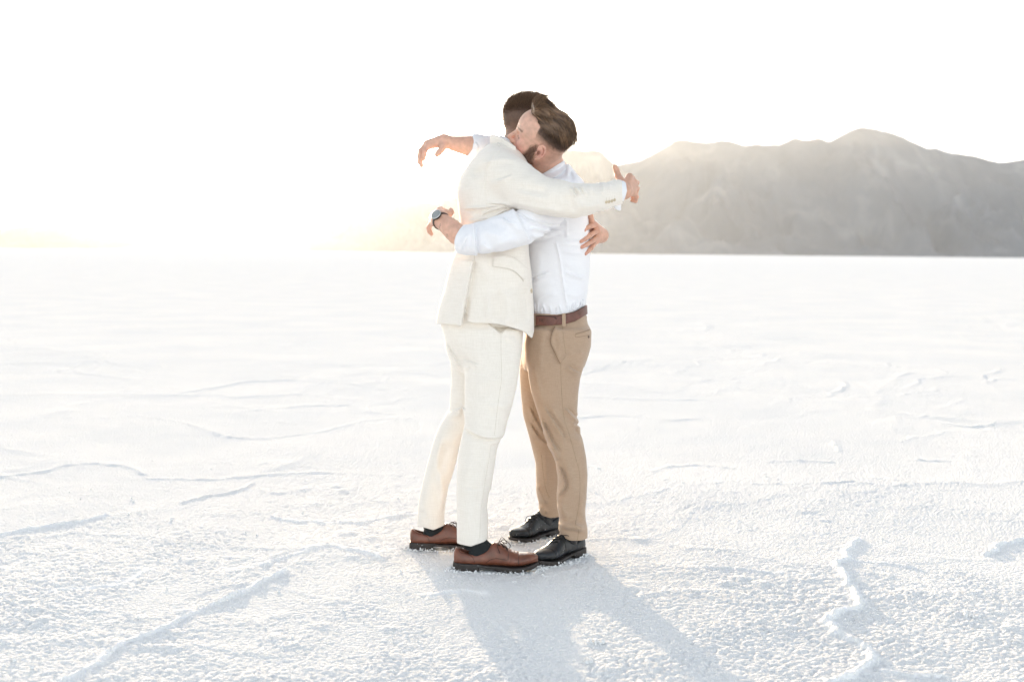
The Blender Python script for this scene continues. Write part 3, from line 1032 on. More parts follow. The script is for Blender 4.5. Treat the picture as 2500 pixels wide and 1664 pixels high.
# ------------------------------------------------------------------ shared figure tools
def root_empty(name, loc, label):
    o = bpy.data.objects.new(name, None)
    COL.objects.link(o)
    o.location = loc
    o.empty_display_size = 0.2
    return tag(o, label, "person", "two men hugging on the salt flat")

def pts3(seq, r=None):
    return [(P(*s[:3]), s[3]) for s in seq] if r is None else [P(*s[:3]) for s in seq]

def cloth_noise(p, amp, sx=9.0, sz=5.0, seed=1):
    return amp * (vnoise(p[:, 0] * sx, p[:, 1] * sx, p[:, 2] * sz, seed=seed) + 0.5 * vnoise(p[:, 0] * sx * 2.3, p[:, 1] * sx * 2.3, p[:, 2] * sz * 2.6, seed=seed + 1))

def relief(base, dmap, yfun, amp=0.002, sx=9, sz=5, seed=1, band=0.022):
    """Cloth surface: the body shape plus folds; the traced folds apply to the side towards the photographer."""
    def f(p):
        d = base(p)
        m = np.abs(d) < band
        if m.any():
            q = p[m]
            disp = cloth_noise(q, amp, sx, sz, seed)
            if dmap is not None:
                u, v = px(q)
                w = np.clip((yfun(q) - q[:, 1]) / 0.03 + 0.5, 0, 1)
                disp = disp + dmap.sample(u, v) * w
            d = d.copy(); d[m] -= disp
        return d
    return f

def extent(V, pad=.03):
    return V.min(0) - pad, V.max(0) + pad

def add_mesh(name, f, lo, hi, h, mat, root, base, colors=None, newton=1, slack=1.6):
    V, F = surface(f, lo, hi, h, newton, slack)
    c = colors(V) if colors is not None else None
    ob = mesh_obj(name, V, F, mat, root, True, base, c)
    return ob, V, F

def skin_cols(V, base, warm=()):
    c = np.repeat(base[None, :], len(V), 0)
    for pt, r, col, k in warm:
        w = np.exp(-(np.linalg.norm(V - np.asarray(pt), axis=1) / r) ** 2) * k
        c = c * (1 - w[:, None]) + np.asarray(col)[None] * w[:, None]
    return c

def ring(center, axis, r, n=40, squash=1.0, up=None):
    axis = np.asarray(axis, float) / np.linalg.norm(axis)
    up = np.asarray(up if up is not None else [0, 0, 1.0], float)
    a = up - (up @ axis) * axis; a /= np.linalg.norm(a)
    b = np.cross(axis, a)
    t = np.arange(n) / n * 2 * math.pi
    return np.asarray(center) + r * (np.cos(t)[:, None] * a * squash + np.sin(t)[:, None] * b), a, b

# ------------------------------------------------------------------ shoes
SHOE_W = np.array([(-.150, .018), (-.140, .027), (-.12, .033), (-.08, .0335), (-.04, .031), (0, .034), (.04, .044), (.075, .0475), (.105, .0435), (.13, .032), (.145, .018), (.152, .006)])
def shoe_top(x, high):
    xs = [-.155, -.146, -.12, -.08, -.04, -.01, .02, .05, .085, .115, .14, .155]
    zs = [.050, .078 + high * .6, .072 + high, .064 + high, .074 + high, .098 + high, .090, .071, .058, .053, .045, .034]
    return np.interp(x, xs, zs)

def build_shoe(root, base, heel, toe, leather, seam, lace, sole_mat, high=0.0, label=None, bow=None, sock=None, seed=0):
    """A laced leather shoe from heel to toe (ground points), upper > sole, stitching, laces."""
    heel = np.asarray(heel, float); toe = np.asarray(toe, float)
    d = toe - heel; d[2] = 0
    L = np.linalg.norm(d); ex = d / L; ez = np.array([0, 0, 1.0]); ey = np.cross(ez, ex)
    cen = (heel + toe) / 2; cen[2] = 0.003
    s = L / 0.305
    def loc(p):
        q = p - cen
        return np.stack([q @ ex, q @ ey, q @ ez], 1) / s
    def wor(q):
        q = np.asarray(q, float) * s
        return cen + q[..., 0:1] * ex + q[..., 1:2] * ey + q[..., 2:3] * ez
    FEET.append((cen[0], cen[1], 0.0, 0.165 * s, 0.065 * s, math.atan2(ex[1], ex[0])))
    def lift(x):
        return 0.014 * np.clip((x - .06) / .09, 0, 1) ** 1.6
    def f_up(p):
        q = loc(p)
        x, y, z = q[:, 0], q[:, 1], q[:, 2] - lift(q[:, 0])
        w = np.interp(x, SHOE_W[:, 0], SHOE_W[:, 1])
        top = shoe_top(x, high); bot = .014
        hh = np.maximum((top - bot) / 2, .006); zc = (top + bot) / 2
        wz = w * (1 - 0.36 * np.clip((z - .035) / .07, 0, 1)) * (1 - .06 * np.clip((.03 - z) / .02, 0, 1))
        n = 2.7
        k = ((np.abs(y) / np.maximum(wz, .003)) ** n + (np.abs(z - zc) / hh) ** n + 1e-9) ** (1 / n)
        dd = (k - 1) * np.minimum(np.maximum(wz, .003), hh)
        dd = np.maximum(dd, np.maximum(-.151 - x, x - .153))
        # creases over the toe joint
        cr = .0011 * np.exp(-((x - .058 - .15 * y) / .0035) ** 2) + .0010 * np.exp(-((x - .070 + .1 * y) / .003) ** 2) + .0014 * np.exp(-((x - .0835) / .0025) ** 2)
        dd = dd + cr * (z > .02)
        # hollow at the ankle
        hol = ((x + .075) / .062) ** 2 + (y / .0235) ** 2
        dd = smax(dd, -np.maximum((np.sqrt(hol) - 1) * .0235, .030 - z), .004)
        return dd * s * .9
    lo = np.minimum(heel, toe) - .09; hi = np.maximum(heel, toe) + .09; lo[2] = -.005; hi[2] = .17
    V, F = surface(f_up, lo, hi, .0028, 1, 1.8)
    up = mesh_obj("shoe", V, F, leather, root, True, base)
    if label: up["label"] = label
    bv = bvh_of(V, F)
    def f_sole(p):
        q = loc(p)
        x, y, z = q[:, 0], q[:, 1], q[:, 2] - lift(q[:, 0])
        w = np.interp(x, SHOE_W[:, 0], SHOE_W[:, 1]) + .0045
        zt = np.where(x < -.055, .027, .0195) - .0 * x
        zt = np.interp(x, [-.155, -.06, -.04, .1, .16], [.0265, .0235, .0185, .0135, .0135])
        zb = np.interp(x, [-.155, -.0605, -.0595, -.01, .03, .16], [-.004, -.004, .011, .006, -.004, -.001])
        dd = np.maximum(np.abs(y) - w, np.maximum(z - zt, zb - z))
        dd = smax(dd, np.maximum(-.155 - x, x - .157), .008)
        return dd * s * .9
    V2, F2 = surface(f_sole, lo - .01, hi + .01, .0028, 0, 1.8)
    mesh_obj("sole", V2, F2, sole_mat, up, True, base)
    # stitching lines on both flanks
    def flank(pl, side, name="stitching"):
        out = []
        for x, z in resample(smooth_line(pl), .003):
            o = wor(np.array([x, side * .09, z + float(lift(np.array(x)))])); dr = -side * ey
            h, n, i, ds = bv.ray_cast(Vector(o), Vector(dr))
            if h is not None and ds < .09 * s:
                out.append(np.array(h) + np.array(n) * .0002)
        if len(out) > 3:
            tube(name, np.array(out), .0009 * s, seam, up, base, 4, .7)
    for side in (1, -1):
        flank([(.082, .021), (.083, .040), (.084, .056)], side)
        flank([(-.035, .026), (-.020, .040), (.005, .046), (.042, .044), (.046, .050), (.046, .066)], side)
        flank([(-.075, .030), (-.080, .045), (-.095, .056), (-.125, .063), (-.133, .070)], side)
    # the collar edge
    # laces: bars across the instep, loose loops and ends
    bars = []
    for k in range(5):
        x = .012 + .008 * k - .004
        pl = []
        for y in np.linspace(-.017, .017, 9):
            o = wor(np.array([x + .16 * y * (1 if k % 2 else -1), y, .2]))
            h, n, i, ds = bv.ray_cast(Vector(o), Vector((0, 0, -1)))
            if h is not None:
                pl.append(np.array(h) + np.array([0, 0, .0012]))
        if len(pl) > 4:
            bars.append(tube_geo(np.array(pl), .0016, 5, 1.0, (0, 0, 1)))
    knot = wor(np.array([.008, -.002, shoe_top(.004, high) - .002]))
    o = wor(np.array([.010, 0, .2])); h, n, i, ds = bv.ray_cast(Vector(o), Vector((0, 0, -1)))
    if h is not None: knot = np.array(h) + np.array([0, 0, .003])
    def lace(pl):
        pl = smooth_line([knot + (a * ex + b_ * ey + c * ez) * s for a, b_, c in pl], 6)
        bars.append(tube_geo(pl, .0013, 5, 1.0, (0, 0, 1)))
    for pl in (bow or [[(0, 0, 0), (.02, -.02, .016), (.042, -.034, .002), (.040, -.030, -.012)], [(0, 0, 0), (.012, -.028, .012), (.030, -.040, -.010), (.010, -.02, 0)],
                       [(0, 0, 0), (.012, .03, .012), (.030, .036, -.012), (.01, .014, 0)], [(0, 0, 0), (.016, -.010, -.004), (.034, -.030, -.022)], [(0, 0, 0), (-.004, -.026, -.006), (.006, -.036, -.030)]]):
        lace(pl)
    V3, F3 = join_geo(bars)
    mesh_obj("shoelace", V3, F3, lace, up, True, base) if False else mesh_obj("shoelace", V3, F3, M_LACE_BROWN if leather is M_BROWN else M_LACE_BLACK, up, True, base)
    return up, loc, wor, bv

# ================================================================== the man in the cream suit
HA = frame(+1, -38, 3)
headA = HeadFrame(P(1288, 317, 4.47), *HA, 1.0)
A_SLEEVE = [(1219, 420, 4.205, .085), (1258, 444, 4.165, .080), (1290, 465, 4.135, .0735), (1321, 478, 4.115, .066), (1360, 484, 4.10, .064), (1400, 490, 4.11, .058),
            (1430, 487, 4.145, .055), (1471, 480, 4.205, .0485), (1502, 470, 4.26, .044), (1540, 466, 4.315, .040)]
A_FAR = [(1238, 408, 4.49, .075), (1300, 450, 4.62, .060), (1370, 500, 4.70, .052), (1440, 560, 4.62, .042), (1462, 572, 4.575, .036)]

def build_suit_man():
    base = np.array(G(1160, 1372)); base[2] = 0
    root = root_empty("person", base, "man in a cream linen suit and brown leather shoes embracing the white shirted man")
    # ---- body
    hand_n_palm = [pts3([(1522, 467, 4.285, .025), (1537, 431, 4.335, .0135)]), pts3([(1522, 467, 4.285, .025), (1547, 444, 4.35, .0140)]),
                   pts3([(1522, 467, 4.285, .025), (1550, 457, 4.345, .0135)]), pts3([(1522, 468, 4.285, .024), (1548, 471, 4.33, .0120)]),
                   pts3([(1516, 460, 4.28, .020), (1517, 443, 4.30, .0155)])]
    hand_n_f = [([P(1537, 431, 4.335), P(1544, 435, 4.38), P(1538, 449, 4.40), P(1531, 457, 4.395)], .0105, .0085),
                ([P(1548, 443, 4.35), P(1554, 446, 4.39), P(1550, 461, 4.412), P(1541, 468, 4.405)], .0108, .0085),
                ([P(1551, 457, 4.345), P(1555, 460, 4.385), P(1552, 474, 4.405), P(1544, 480, 4.40)], .0103, .0082),
                ([P(1549, 471, 4.333), P(1554, 480, 4.365), P(1551.5, 490, 4.38), P(1543, 489, 4.385)], .0092, .0075)]
    hand_n_t = ([P(1517, 444, 4.30), P(1509, 429, 4.322), P(1505, 416, 4.335), P(1501.5, 407, 4.33)], .0135, .0098)
    hand_f_palm = [pts3([(1467, 574, 4.525, .024), (1453, 550, 4.455, .0125)]), pts3([(1467, 574, 4.525, .024), (1458, 563, 4.455, .0130)]),
                   pts3([(1467, 574, 4.525, .024), (1458, 579, 4.46, .0125)]), pts3([(1467, 575, 4.525, .023), (1454, 591, 4.465, .0115)]),
                   pts3([(1462, 562, 4.50, .016), (1450, 548, 4.47, .012)])]
    hand_f_f = [([P(1453, 550, 4.453), P(1441, 552.5, 4.418), P(1432, 556.5, 4.392), P(1425.5, 563, 4.375)], .0105, .0072),
                ([P(1458, 563, 4.453), P(1440, 575, 4.412), P(1428, 583, 4.378), P(1418, 589, 4.352)], .0108, .0078),
                ([P(1458, 579, 4.458), P(1443.6, 590.5, 4.418), P(1431, 597.5, 4.385), P(1420.5, 603, 4.358)], .0104, .0076),
                ([P(1454, 591, 4.462), P(1443.6, 605.5, 4.425), P(1436, 613, 4.405), P(1429, 620, 4.388)], .0092, .0066)]
    hand_f_t = ([P(1451, 555, 4.475), P(1445, 542, 4.448), P(1442.5, 529, 4.44), P(1440, 518, 4.437)], .0125, .0090)
    def f_body(p):
        d = np.full(len(p), 9.0)
        q = headA.local(p)
        m = np.linalg.norm(q, axis=1) < .34
        if m.any():
            d[m] = head_sdf(q[m]) * headA.s
        d = smin(d, chain(p, [(headA.world((-.022, 0, -.010)), .057), (P(1262, 352, 4.445), .058), (P(1250, 385, 4.40), .070)]), .025)
        d = smin(d, chain(p, pts3([(1250, 385, 4.40, .07), (1215, 440, 4.36, .05), (1185, 790, 4.34, .035)])), .02)
        d = smin(d, chain(p, pts3([(1190, 800, 4.27, .03), (1185, 1000, 4.205, .024), (1153, 1330, 4.15, .018)])), .02)
        d = smin(d, chain(p, pts3([(1170, 800, 4.40, .03), (1140, 1000, 4.42, .024), (1095, 1080, 4.425, .024), (1052, 1285, 4.43, .018)])), .02)
        d = smin(d, chain(p, pts3([(1222, 418, 4.21, .05), (1400, 490, 4.115, .04), (1490, 476, 4.235, .034), (1522, 467, 4.285, .0265)])), .02)
        d = smin(d, chain(p, pts3([(1238, 408, 4.49, .05), (1370, 500, 4.70, .04), (1467, 574, 4.525, .0255)])), .02)
        for c, r, args in ((P(1535, 455, 4.33), .16, (hand_n_palm, hand_n_f, hand_n_t)), (P(1445, 570, 4.45), .16, (hand_f_palm, hand_f_f, hand_f_t))):
            m = np.linalg.norm(p - c, axis=1) < r
            if m.any():
                d[m] = smin(d[m], hand_sdf(p[m], None, *args), .014)
        return d
    red = np.array([.60, .27, .20])
    HC = np.array([.14, .092, .068])
    def cols(V):
        wl = [(hand_f_f[k][0][-1], .018, red, .55) for k in range(4)] + [(hand_n_f[k][0][1], .02, red, .3) for k in range(4)]
        wl += [(hand_f_f[k][0][1], .010, red, .45) for k in range(4)] + [(hand_f_f[k][0][0], .012, red, .4) for k in range(4)]
        c = skin_cols(V, SKIN_A, wl)
        q = headA.local(V)
        n = vnoise(q[:, 0] * 260, q[:, 1] * 260, q[:, 2] * 260, seed=5) * .10
        back = np.clip((.070 - q[:, 0]) / .03, 0, 1)
        line = -.058 + .045 * np.clip(q[:, 0] / .06, 0, 1)
        fade = np.clip((q[:, 2] - line) / .085 + n, 0, 1) * back * (np.linalg.norm(q, axis=1) < .2)
        ear = (np.abs(q[:, 1]) > .0765) & (np.abs(q[:, 0]) < .04)
        fade[ear] = 0
        fade = (.22 + .78 * fade) * np.clip(fade * 20, 0, 1)
        c = c * (1 - fade[:, None] * .9) + HC[None] * fade[:, None] * .9
        # brow
        br = np.exp(-((q[:, 2] - .036 - .05 * (np.abs(q[:, 1]) - .028)) / .005) ** 2) * (np.abs(q[:, 1]) > .010) * (np.abs(q[:, 1]) < .050) * (q[:, 0] > .06)
        c = c * (1 - .8 * br[:, None]) + HC[None] * .8 * br[:, None]
        lip = np.exp(-((q[:, 2] + .052) / .008) ** 2) * (np.abs(q[:, 1]) < .024) * (q[:, 0] > .084)
        c = c * (1 - .6 * lip[:, None]) + np.array([.42, .17, .14])[None] * .6 * lip[:, None]
        bd = np.clip((-.030 - q[:, 2] + .15 * (q[:, 0] - .05)) / .012, 0, 1) * (q[:, 0] > .0) * (q[:, 2] > -.105) * (np.linalg.norm(q, axis=1) < .16) * (1 - lip)
        c = c * (1 - .6 * bd[:, None]) + HC[None] * .6 * bd[:, None]
        return c
    lo = P(1000, 1350, 4.30); lo = np.array([P(990, 800, 4.5)[0], 4.02, .05])
    hi = np.array([P(1575, 800, 4.5)[0], 4.83, P(1288, 205, 4.5)[2]])
    body, V, F = add_mesh("body", f_body, lo, hi, .0030, M_SKIN, root, base, cols)
    # ---- short hair
    q = headA.local(V)
    nrm, _ = gradient(f_body, V, .002)
    nrm /= np.linalg.norm(nrm, axis=1)[:, None] + 1e-9
    r_ = np.random.default_rng(11)
    onhead = (np.linalg.norm(q, axis=1) < .19) & ~((np.abs(q[:, 1]) > .0765) & (np.abs(q[:, 0]) < .04)) & (q[:, 0] < .078)
    line = -.010 + .035 * np.clip(q[:, 0] / .06, 0, 1) + (q[:, 0] > .062) * .06
    dens = np.clip((q[:, 2] - line) / .06, 0, 1)
    idx = np.where(onhead & (r_.random(len(V)) < dens * 1.0))[0]
    idx = np.concatenate([idx, idx[q[idx, 2] > .07]])
    roots = V[idx] + r_.normal(size=(len(idx), 3)) * .0016
    ql = q[idx]
    topness = np.clip((ql[:, 2] - .055) / .05, 0, 1)
    lens = (.0035 + .014 * topness) * (.55 + .9 * r_.random(len(idx)))
    dr = nrm[idx] + (.9 - .3 * topness)[:, None] * headA.vec([(.25, 0, -.75)] * len(idx)) * (1 - topness[:, None]) + topness[:, None] * headA.vec([(.35, 0, .5)] * len(idx)) + r_.normal(size=(len(idx), 3)) * .28
    hc = np.array([.24, .148, .095])[None] * (.6 + .9 * r_.random((len(idx), 1))) + np.array([.05, .03, .015])[None] * (r_.random((len(idx), 1)) < .12)
    hair = strands("hair", roots, dr, lens, .00062, M_HAIR, root, base, segs=2, colors=hc, seed=3)
    hair["label"] = "short dark brown hair faded at the nape"

    # ---- trousers
    rows_p = [(700, 1085, 1285, 4.34, .150), (760, 1074, 1283, 4.34, .168), (790, 1075, 1278, 4.34, .172), (806, 1080, 1277, 4.335, .17), (829, 1086, 1275, 4.33, .165), (856, 1091, 1274, 4.33, .155), (885, 1103, 1268, 4.33, .13), (905, 1120, 1255, 4.33, .10)]
    rows_n = [(800, 1100, 1276, 4.255, .100), (850, 1112, 1274, 4.247, .100), (872, 1127, 1273, 4.240, .099), (898, 1134, 1269, 4.233, .096), (944, 1134, 1262, 4.221, .091), (990, 1135, 1251, 4.208, .085), (1035, 1136, 1238, 4.195, .078),
              (1058, 1130, 1233, 4.191, .075), (1081, 1125, 1220, 4.187, .072), (1102, 1121, 1213, 4.184, .070), (1147, 1116, 1206, 4.176, .068), (1192, 1116, 1198, 4.168, .064), (1247, 1116, 1190, 4.159, .060), (1300, 1116, 1191, 4.150, .059), (1345, 1116, 1192, 4.150, .059)]
    rows_f = [(810, 1084, 1240, 4.400, .095), (850, 1089, 1232, 4.407, .095), (870, 1099, 1222, 4.409, .092), (921, 1102, 1210, 4.412, .086), (960, 1100, 1195, 4.416, .080), (999, 1096, 1182, 4.420, .077), (1042, 1070, 1160, 4.424, .073), (1081, 1056, 1124, 4.428, .068),
              (1102, 1051, 1120, 4.430, .067), (1131, 1043, 1114, 4.431, .065), (1169, 1034, 1102, 4.430, .062), (1187, 1030, 1094, 4.432, .060), (1225, 1022, 1085, 4.432, .057), (1265, 1019, 1084, 4.431, .056), (1310, 1018, 1086, 4.435, .056)]
    sp, sn, sf = Slices(rows_p, 2.5), Slices(rows_n, 2.25), Slices(rows_f, 2.25)
    dm = DMap(980, 740, 1340, 1360)
    dm.fold([(1134, 1043), (1150, 1055), (1175, 1067), (1203, 1071), (1232, 1066)], -.010, 9, 'step', .18)
    dm.fold([(1226, 1070), (1205, 1078), (1180, 1080)], .005, 6)
    dm.fold([(1095, 1006), (1112, 1001), (1133, 991)], .008, 8, 'step', .15)
    dm.fold([(1092, 1020), (1112, 1014), (1130, 1002)], .004, 7)
    dm.fold([(1128, 880), (1150, 884), (1168, 895)], .005, 6, 'pleat')
    dm.fold([(1132, 900), (1136, 896), (1145, 900)], .004, 5)
    dm.fold([(1085, 830), (1105, 870), (1128, 900)], .004, 7, 'pleat')
    dm.fold([(1080, 1050), (1072, 1090), (1068, 1130), (1080, 1190), (1078, 1230), (1070, 1270)], .006, 9)
    dm.fold([(1100, 1070), (1080, 1130), (1058, 1180)], -.005, 12)
    dm.fold([(1030, 1240), (1035, 1262), (1050, 1275)], -.003, 6)
    dm.fold([(1200, 1090), (1180, 1140), (1172, 1220), (1168, 1310)], .004, 9)
    dm.fold([(1150, 1100), (1140, 1180), (1145, 1300)], .003, 10)
    dm.fold([(1199, 1190), (1190, 1225), (1186, 1255)], -.003, 7)
    dm.fold([(1128, 1180), (1150, 1190), (1180, 1193)], -.0018, 3)
    dm.fold([(1262, 830), (1245, 826), (1230, 815)], .003, 5)
    dm.fold([(1150, 960), (1190, 930), (1250, 935)], .0025, 16)
    dm.fold([(1190, 1000), (1220, 990), (1244, 1000)], .003, 10)
    dm.fold([(1192, 789), (1208, 802), (1223, 814)], .005, 5, 'step', .1)
    hem_u = np.array([1000, 1018, 1058, 1085, 1112, 1116, 1150, 1183, 1192, 1210]); hem_v = np.array([1280, 1283, 1293, 1282, 1280, 1325, 1332, 1321, 1312, 1310])
    dm.a *= 2.0
    def f_tr(p):
        u, v = px(p)
        n_ = np.maximum(sn(p), (v - np.interp(u, [1100, 1116, 1150, 1183, 1192], [1322, 1325, 1332, 1321, 1312])) * 1.5e-3)
        f_ = np.maximum(sf(p), (v - np.interp(u, [1010, 1018, 1058, 1085], [1281, 1283, 1293, 1281])) * 1.6e-3)
        d = smin(smin(sp(p), n_, .018), f_, .012)
        return d
    g_tr = relief(f_tr, dm, lambda q: 4.25 + .19 * np.clip(((1136 - px(q)[0]) / 20), 0, 1), .0022, 11, 4, 31)
    lo = np.array([P(1010, 1300, 4.5)[0] - .03, 4.08, .08]); hi = np.array([P(1300, 800, 4.4)[0] + .02, 4.62, P(1150, 745, 4.4)[2]])
    tr, Vt, Ft = add_mesh("trousers", g_tr, lo, hi, .0043, M_LINEN, root, base)
    tr["label"] = "cream linen trousers"
    bt = bvh_of(Vt, Ft)
    seam_on("seam", bt, [(1223, 816), (1223, 852), (1224.5, 921), (1219, 962), (1213, 1008), (1207, 1062)], .0011, M_LINEN_DARK, tr, base)
    seam_on("seam", bt, [(1199, 1085), (1190, 1140), (1181, 1194), (1174, 1247), (1171, 1312)], .0010, M_LINEN_DARK, tr, base)
    seam_on("pocket_edge", bt, [(1192, 788), (1205, 800), (1222, 814), (1232, 806), (1241, 799)], .0018, M_LINEN_DARK, tr, base)
    patch_on("pocket_lining", bt, [(1206, 797), (1222, 799), (1238, 800)], [(1212, 805), (1222, 813), (1231, 806)], M_LINEN_IN, tr, base, .0015, 4, 8)
    # ---- jacket
    rows_j = [(352, 1196, 1250, 4.38, .085), (372, 1170, 1275, 4.36, .13), (396, 1149, 1290, 4.345, .165), (433, 1124, 1298, 4.34, .19), (469, 1115, 1300, 4.34, .198), (509, 1120, 1295, 4.34, .195), (537, 1124, 1290, 4.34, .19), (575, 1120, 1288, 4.34, .185),
              (621, 1109, 1291, 4.34, .185), (669, 1096, 1297, 4.34, .188), (698, 1088, 1299, 4.34, .191), (747, 1073, 1302, 4.34, .197), (790, 1065, 1303, 4.34, .202), (840, 1058, 1304, 4.34, .205)]
    sj = Slices(rows_j, 2.7)
    slv = pts3(A_SLEEVE); far = pts3(A_FAR)
    dj = DMap(1040, 310, 1560, 850)
    # creases fanning out of the armpit
    for pl, a, w in ([(1252, 507), (1228, 507), (1190, 517), (1168, 532)], .0055, 4.5), ([(1252, 508), (1228, 516), (1205, 530), (1182, 538)], .0055, 4.5), ([(1250, 512), (1232, 522), (1215, 536)], .005, 4), \
            ([(1236, 503), (1205, 504), (1176, 508), (1128, 511)], .005, 5), ([(1150, 523), (1180, 520), (1212, 510)], -.004, 5), ([(1245, 517), (1238, 525), (1228, 533)], -.004, 4), ([(1140, 540), (1165, 534), (1190, 526)], .003, 6):
        dj.fold(pl, a, w, 'pleat' if a > 0 else 'ridge', .25)
    dj.fold([(1262, 513), (1235, 501), (1210, 498), (1180, 497)], .006, 9, 'step', .3)
    dj.fold([(1207, 442), (1228, 436), (1253, 426)], .0035, 5, 'pleat')
    dj.fold([(1190, 450), (1215, 447), (1245, 440)], .0025, 8)
    dj.fold([(1233, 358), (1206, 382), (1188, 410), (1184, 445), (1186, 494)], .0022, 4, 'step', .15)
    dj.fold([(1165, 405), (1205, 391), (1245, 388), (1280, 396)], .003, 8)
    dj.fold([(1150, 430), (1175, 420), (1188, 410)], -.003, 9)
    dj.fold([(1250, 470), (1300, 482), (1350, 500)], .003, 12)
    dj.fold([(1230, 488), (1290, 502), (1340, 512), (1390, 520)], .004, 8)
    dj.fold([(1255, 455), (1300, 465), (1340, 468)], -.003, 9)
    dj.fold([(1395, 452), (1400, 466), (1408, 484)], .006, 5, 'pleat', .3)
    dj.fold([(1402, 450), (1412, 462), (1424, 480)], .0045, 5, 'pleat', .3)
    dj.fold([(1418, 450), (1426, 463), (1436, 478)], .0035, 5, 'ridge', .3)
    dj.fold([(1436, 448), (1442, 460), (1450, 474)], .003, 5, 'ridge', .3)
    dj.fold([(1470, 446), (1474, 458), (1470, 474)], .003, 4)
    dj.fold([(1484, 444), (1489, 456), (1486, 470)], .002, 4)
    dj.fold([(1405, 500), (1440, 505), (1480, 498)], .003, 8)
    dj.fold([(1380, 478), (1396, 496), (1398, 520)], -.003, 8)
    # the vent and skirts
    dj.fold([(1157, 634), (1146, 690), (1126, 800)], .010, 22, 'step', .04)
    dj.fold([(1132, 800), (1137, 760), (1142, 720)], -.005, 6)
    dj.fold([(1192, 705), (1194, 740), (1192, 790)], .004, 10)
    dj.fold([(1240, 700), (1246, 750), (1238, 800)], .005, 13)
    dj.fold([(1270, 690), (1282, 740), (1284, 800)], -.005, 11)
    dj.fold([(1215, 700), (1218, 760), (1214, 795)], -.004, 10)
    dj.fold([(1112, 630), (1100, 690), (1090, 740)], .003, 10)
    dj.fold([(1176, 622), (1205, 618), (1240, 608), (1275, 598)], -.004, 7)
    dj.fold([(1200, 640), (1230, 632), (1262, 640), (1284, 664)], .004, 9)
    dj.fold([(1150, 640), (1180, 655), (1200, 690)], .003, 12)
    dj.a *= 2.6
    def f_j(p):
        u, v = px(p)
        t = sj(p)
        vh = np.interp(u, [1060, 1126, 1194, 1220, 1242, 1276, 1290, 1297, 1301, 1304], [790, 791, 790, 792, 797, 808, 818, 825, 822, 808])
        t2 = np.maximum(t, (v - vh) * 1.5e-3)
        hollow = np.maximum(t + .034, (vh - 12 - v) * 1.5e-3)
        t2 = np.maximum(t2, -hollow)
        s = chain(p, slv, .012)
        s = np.maximum(s, (u - 1518 - .05 * (v - 465)) * 1.5e-3)
        s2 = chain(p, far, .012)
        d = smin(smin(t2, s, .028), s2, .02)
        # vent opens below the sleeve end
        return d
    g_j = relief(f_j, dj, lambda q: 4.32 + 0 * q[:, 0], .0024, 9, 6, 41)
    lo = np.array([P(1050, 800, 4.34)[0] - .03, 4.0, P(1200, 845, 4.34)[2]]); hi = np.array([P(1530, 480, 4.3)[0] + .02, 4.80, P(1200, 335, 4.34)[2]])
    jk, Vj, Fj = add_mesh("jacket", g_j, lo, hi, .0042, M_LINEN, root, base)
    jk["label"] = "cream linen jacket with a side vent"
    bj = bvh_of(Vj, Fj)
    # collar: a stand and a folded leaf round the neck
    cpts = [P(*c) for c in ((1256, 368, 4.255), (1244, 360, 4.265), (1229, 350, 4.29), (1213, 342, 4.33), (1201, 339, 4.385), (1204, 341, 4.44), (1222, 347, 4.49), (1246, 356, 4.52), (1262, 364, 4.53))]
    cp = smooth_line(cpts, 8)
    def f_col(p):
        d = None
        for i in range(0, len(cp) - 1, 2):
            a, b = cp[i], cp[min(i + 2, len(cp) - 1)]
            q = p.copy(); zc = np.clip(p[:, 2] - a[2], -.011, .011); q[:, 2] = p[:, 2] - zc
            e = cap(q, a, b, .0062, .0062)
            d = e if d is None else np.minimum(d, e)
        return d
    lo, hi = extent(cp, .03)
    add_mesh("collar", f_col, lo, hi, .0032, M_LINEN, jk, base)
    seam_on("collar_edge", bj, [(1192, 350), (1203, 350), (1213, 350), (1222, 358)], .0022, M_LINEN, jk, base, .002)
    # white shirt collar and cuffs
    sc = smooth_line([c + np.array([.004, 0, .002]) for c in [P(*q) for q in ((1262, 366, 4.30), (1250, 358, 4.31), (1236, 350, 4.33), (1221, 343, 4.375), (1222, 343, 4.44), (1240, 352, 4.49))]], 8)
    def f_sc(p):
        d = None
        for i in range(0, len(sc) - 1, 2):
            a, b = sc[i], sc[min(i + 2, len(sc) - 1)]
            q = p.copy(); zc = np.clip(p[:, 2] - a[2], -.013, .013); q[:, 2] = p[:, 2] - zc
            e = cap(q, a, b, .004, .004); d = e if d is None else np.minimum(d, e)
        return d
    lo, hi = extent(sc, .03)
    sh, _, _ = add_mesh("shirt", f_sc, lo, hi, .003, M_SHIRT, root, base)
    sh["label"] = "white shirt collar and cuffs under the jacket"
    def f_cuff(p):
        u, v = px(p)
        s = chain(p, pts3([(1490, 472, 4.24, .041), (1515, 466, 4.285, .0385), (1540, 465, 4.33, .037)]))
        s = np.maximum(s, (u - np.interp(v, [438, 447, 466, 484, 496], [1520, 1529, 1531, 1526, 1520])) * 1.5e-3)
        s = np.maximum(s, (1498 - u) * 1.5e-3)
        inner = chain(p, pts3([(1505, 469, 4.265, .034), (1515, 466, 4.285, .034), (1550, 465, 4.345, .033)]))
        return np.maximum(s, -np.maximum(inner, (1520 - u) * 1.5e-3))
    lo, hi = extent(np.array([P(1490, 430, 4.2), P(1540, 520, 4.4)]), .02)
    add_mesh("shirt_cuff", f_cuff, lo, hi, .003, M_SHIRT, sh, base)
    def f_tail(p):     # the unbuttoned corner of the cuff hanging below the sleeve
        d = chain(p, [(P(1496, 496, 4.26), .006), (P(1506, 506, 4.268), .0085), (P(1512, 511, 4.272), .006)], .003)
        return smin(d, chain(p, [(P(1512, 492, 4.275), .009), (P(1511, 508, 4.273), .007)], .003), .006)
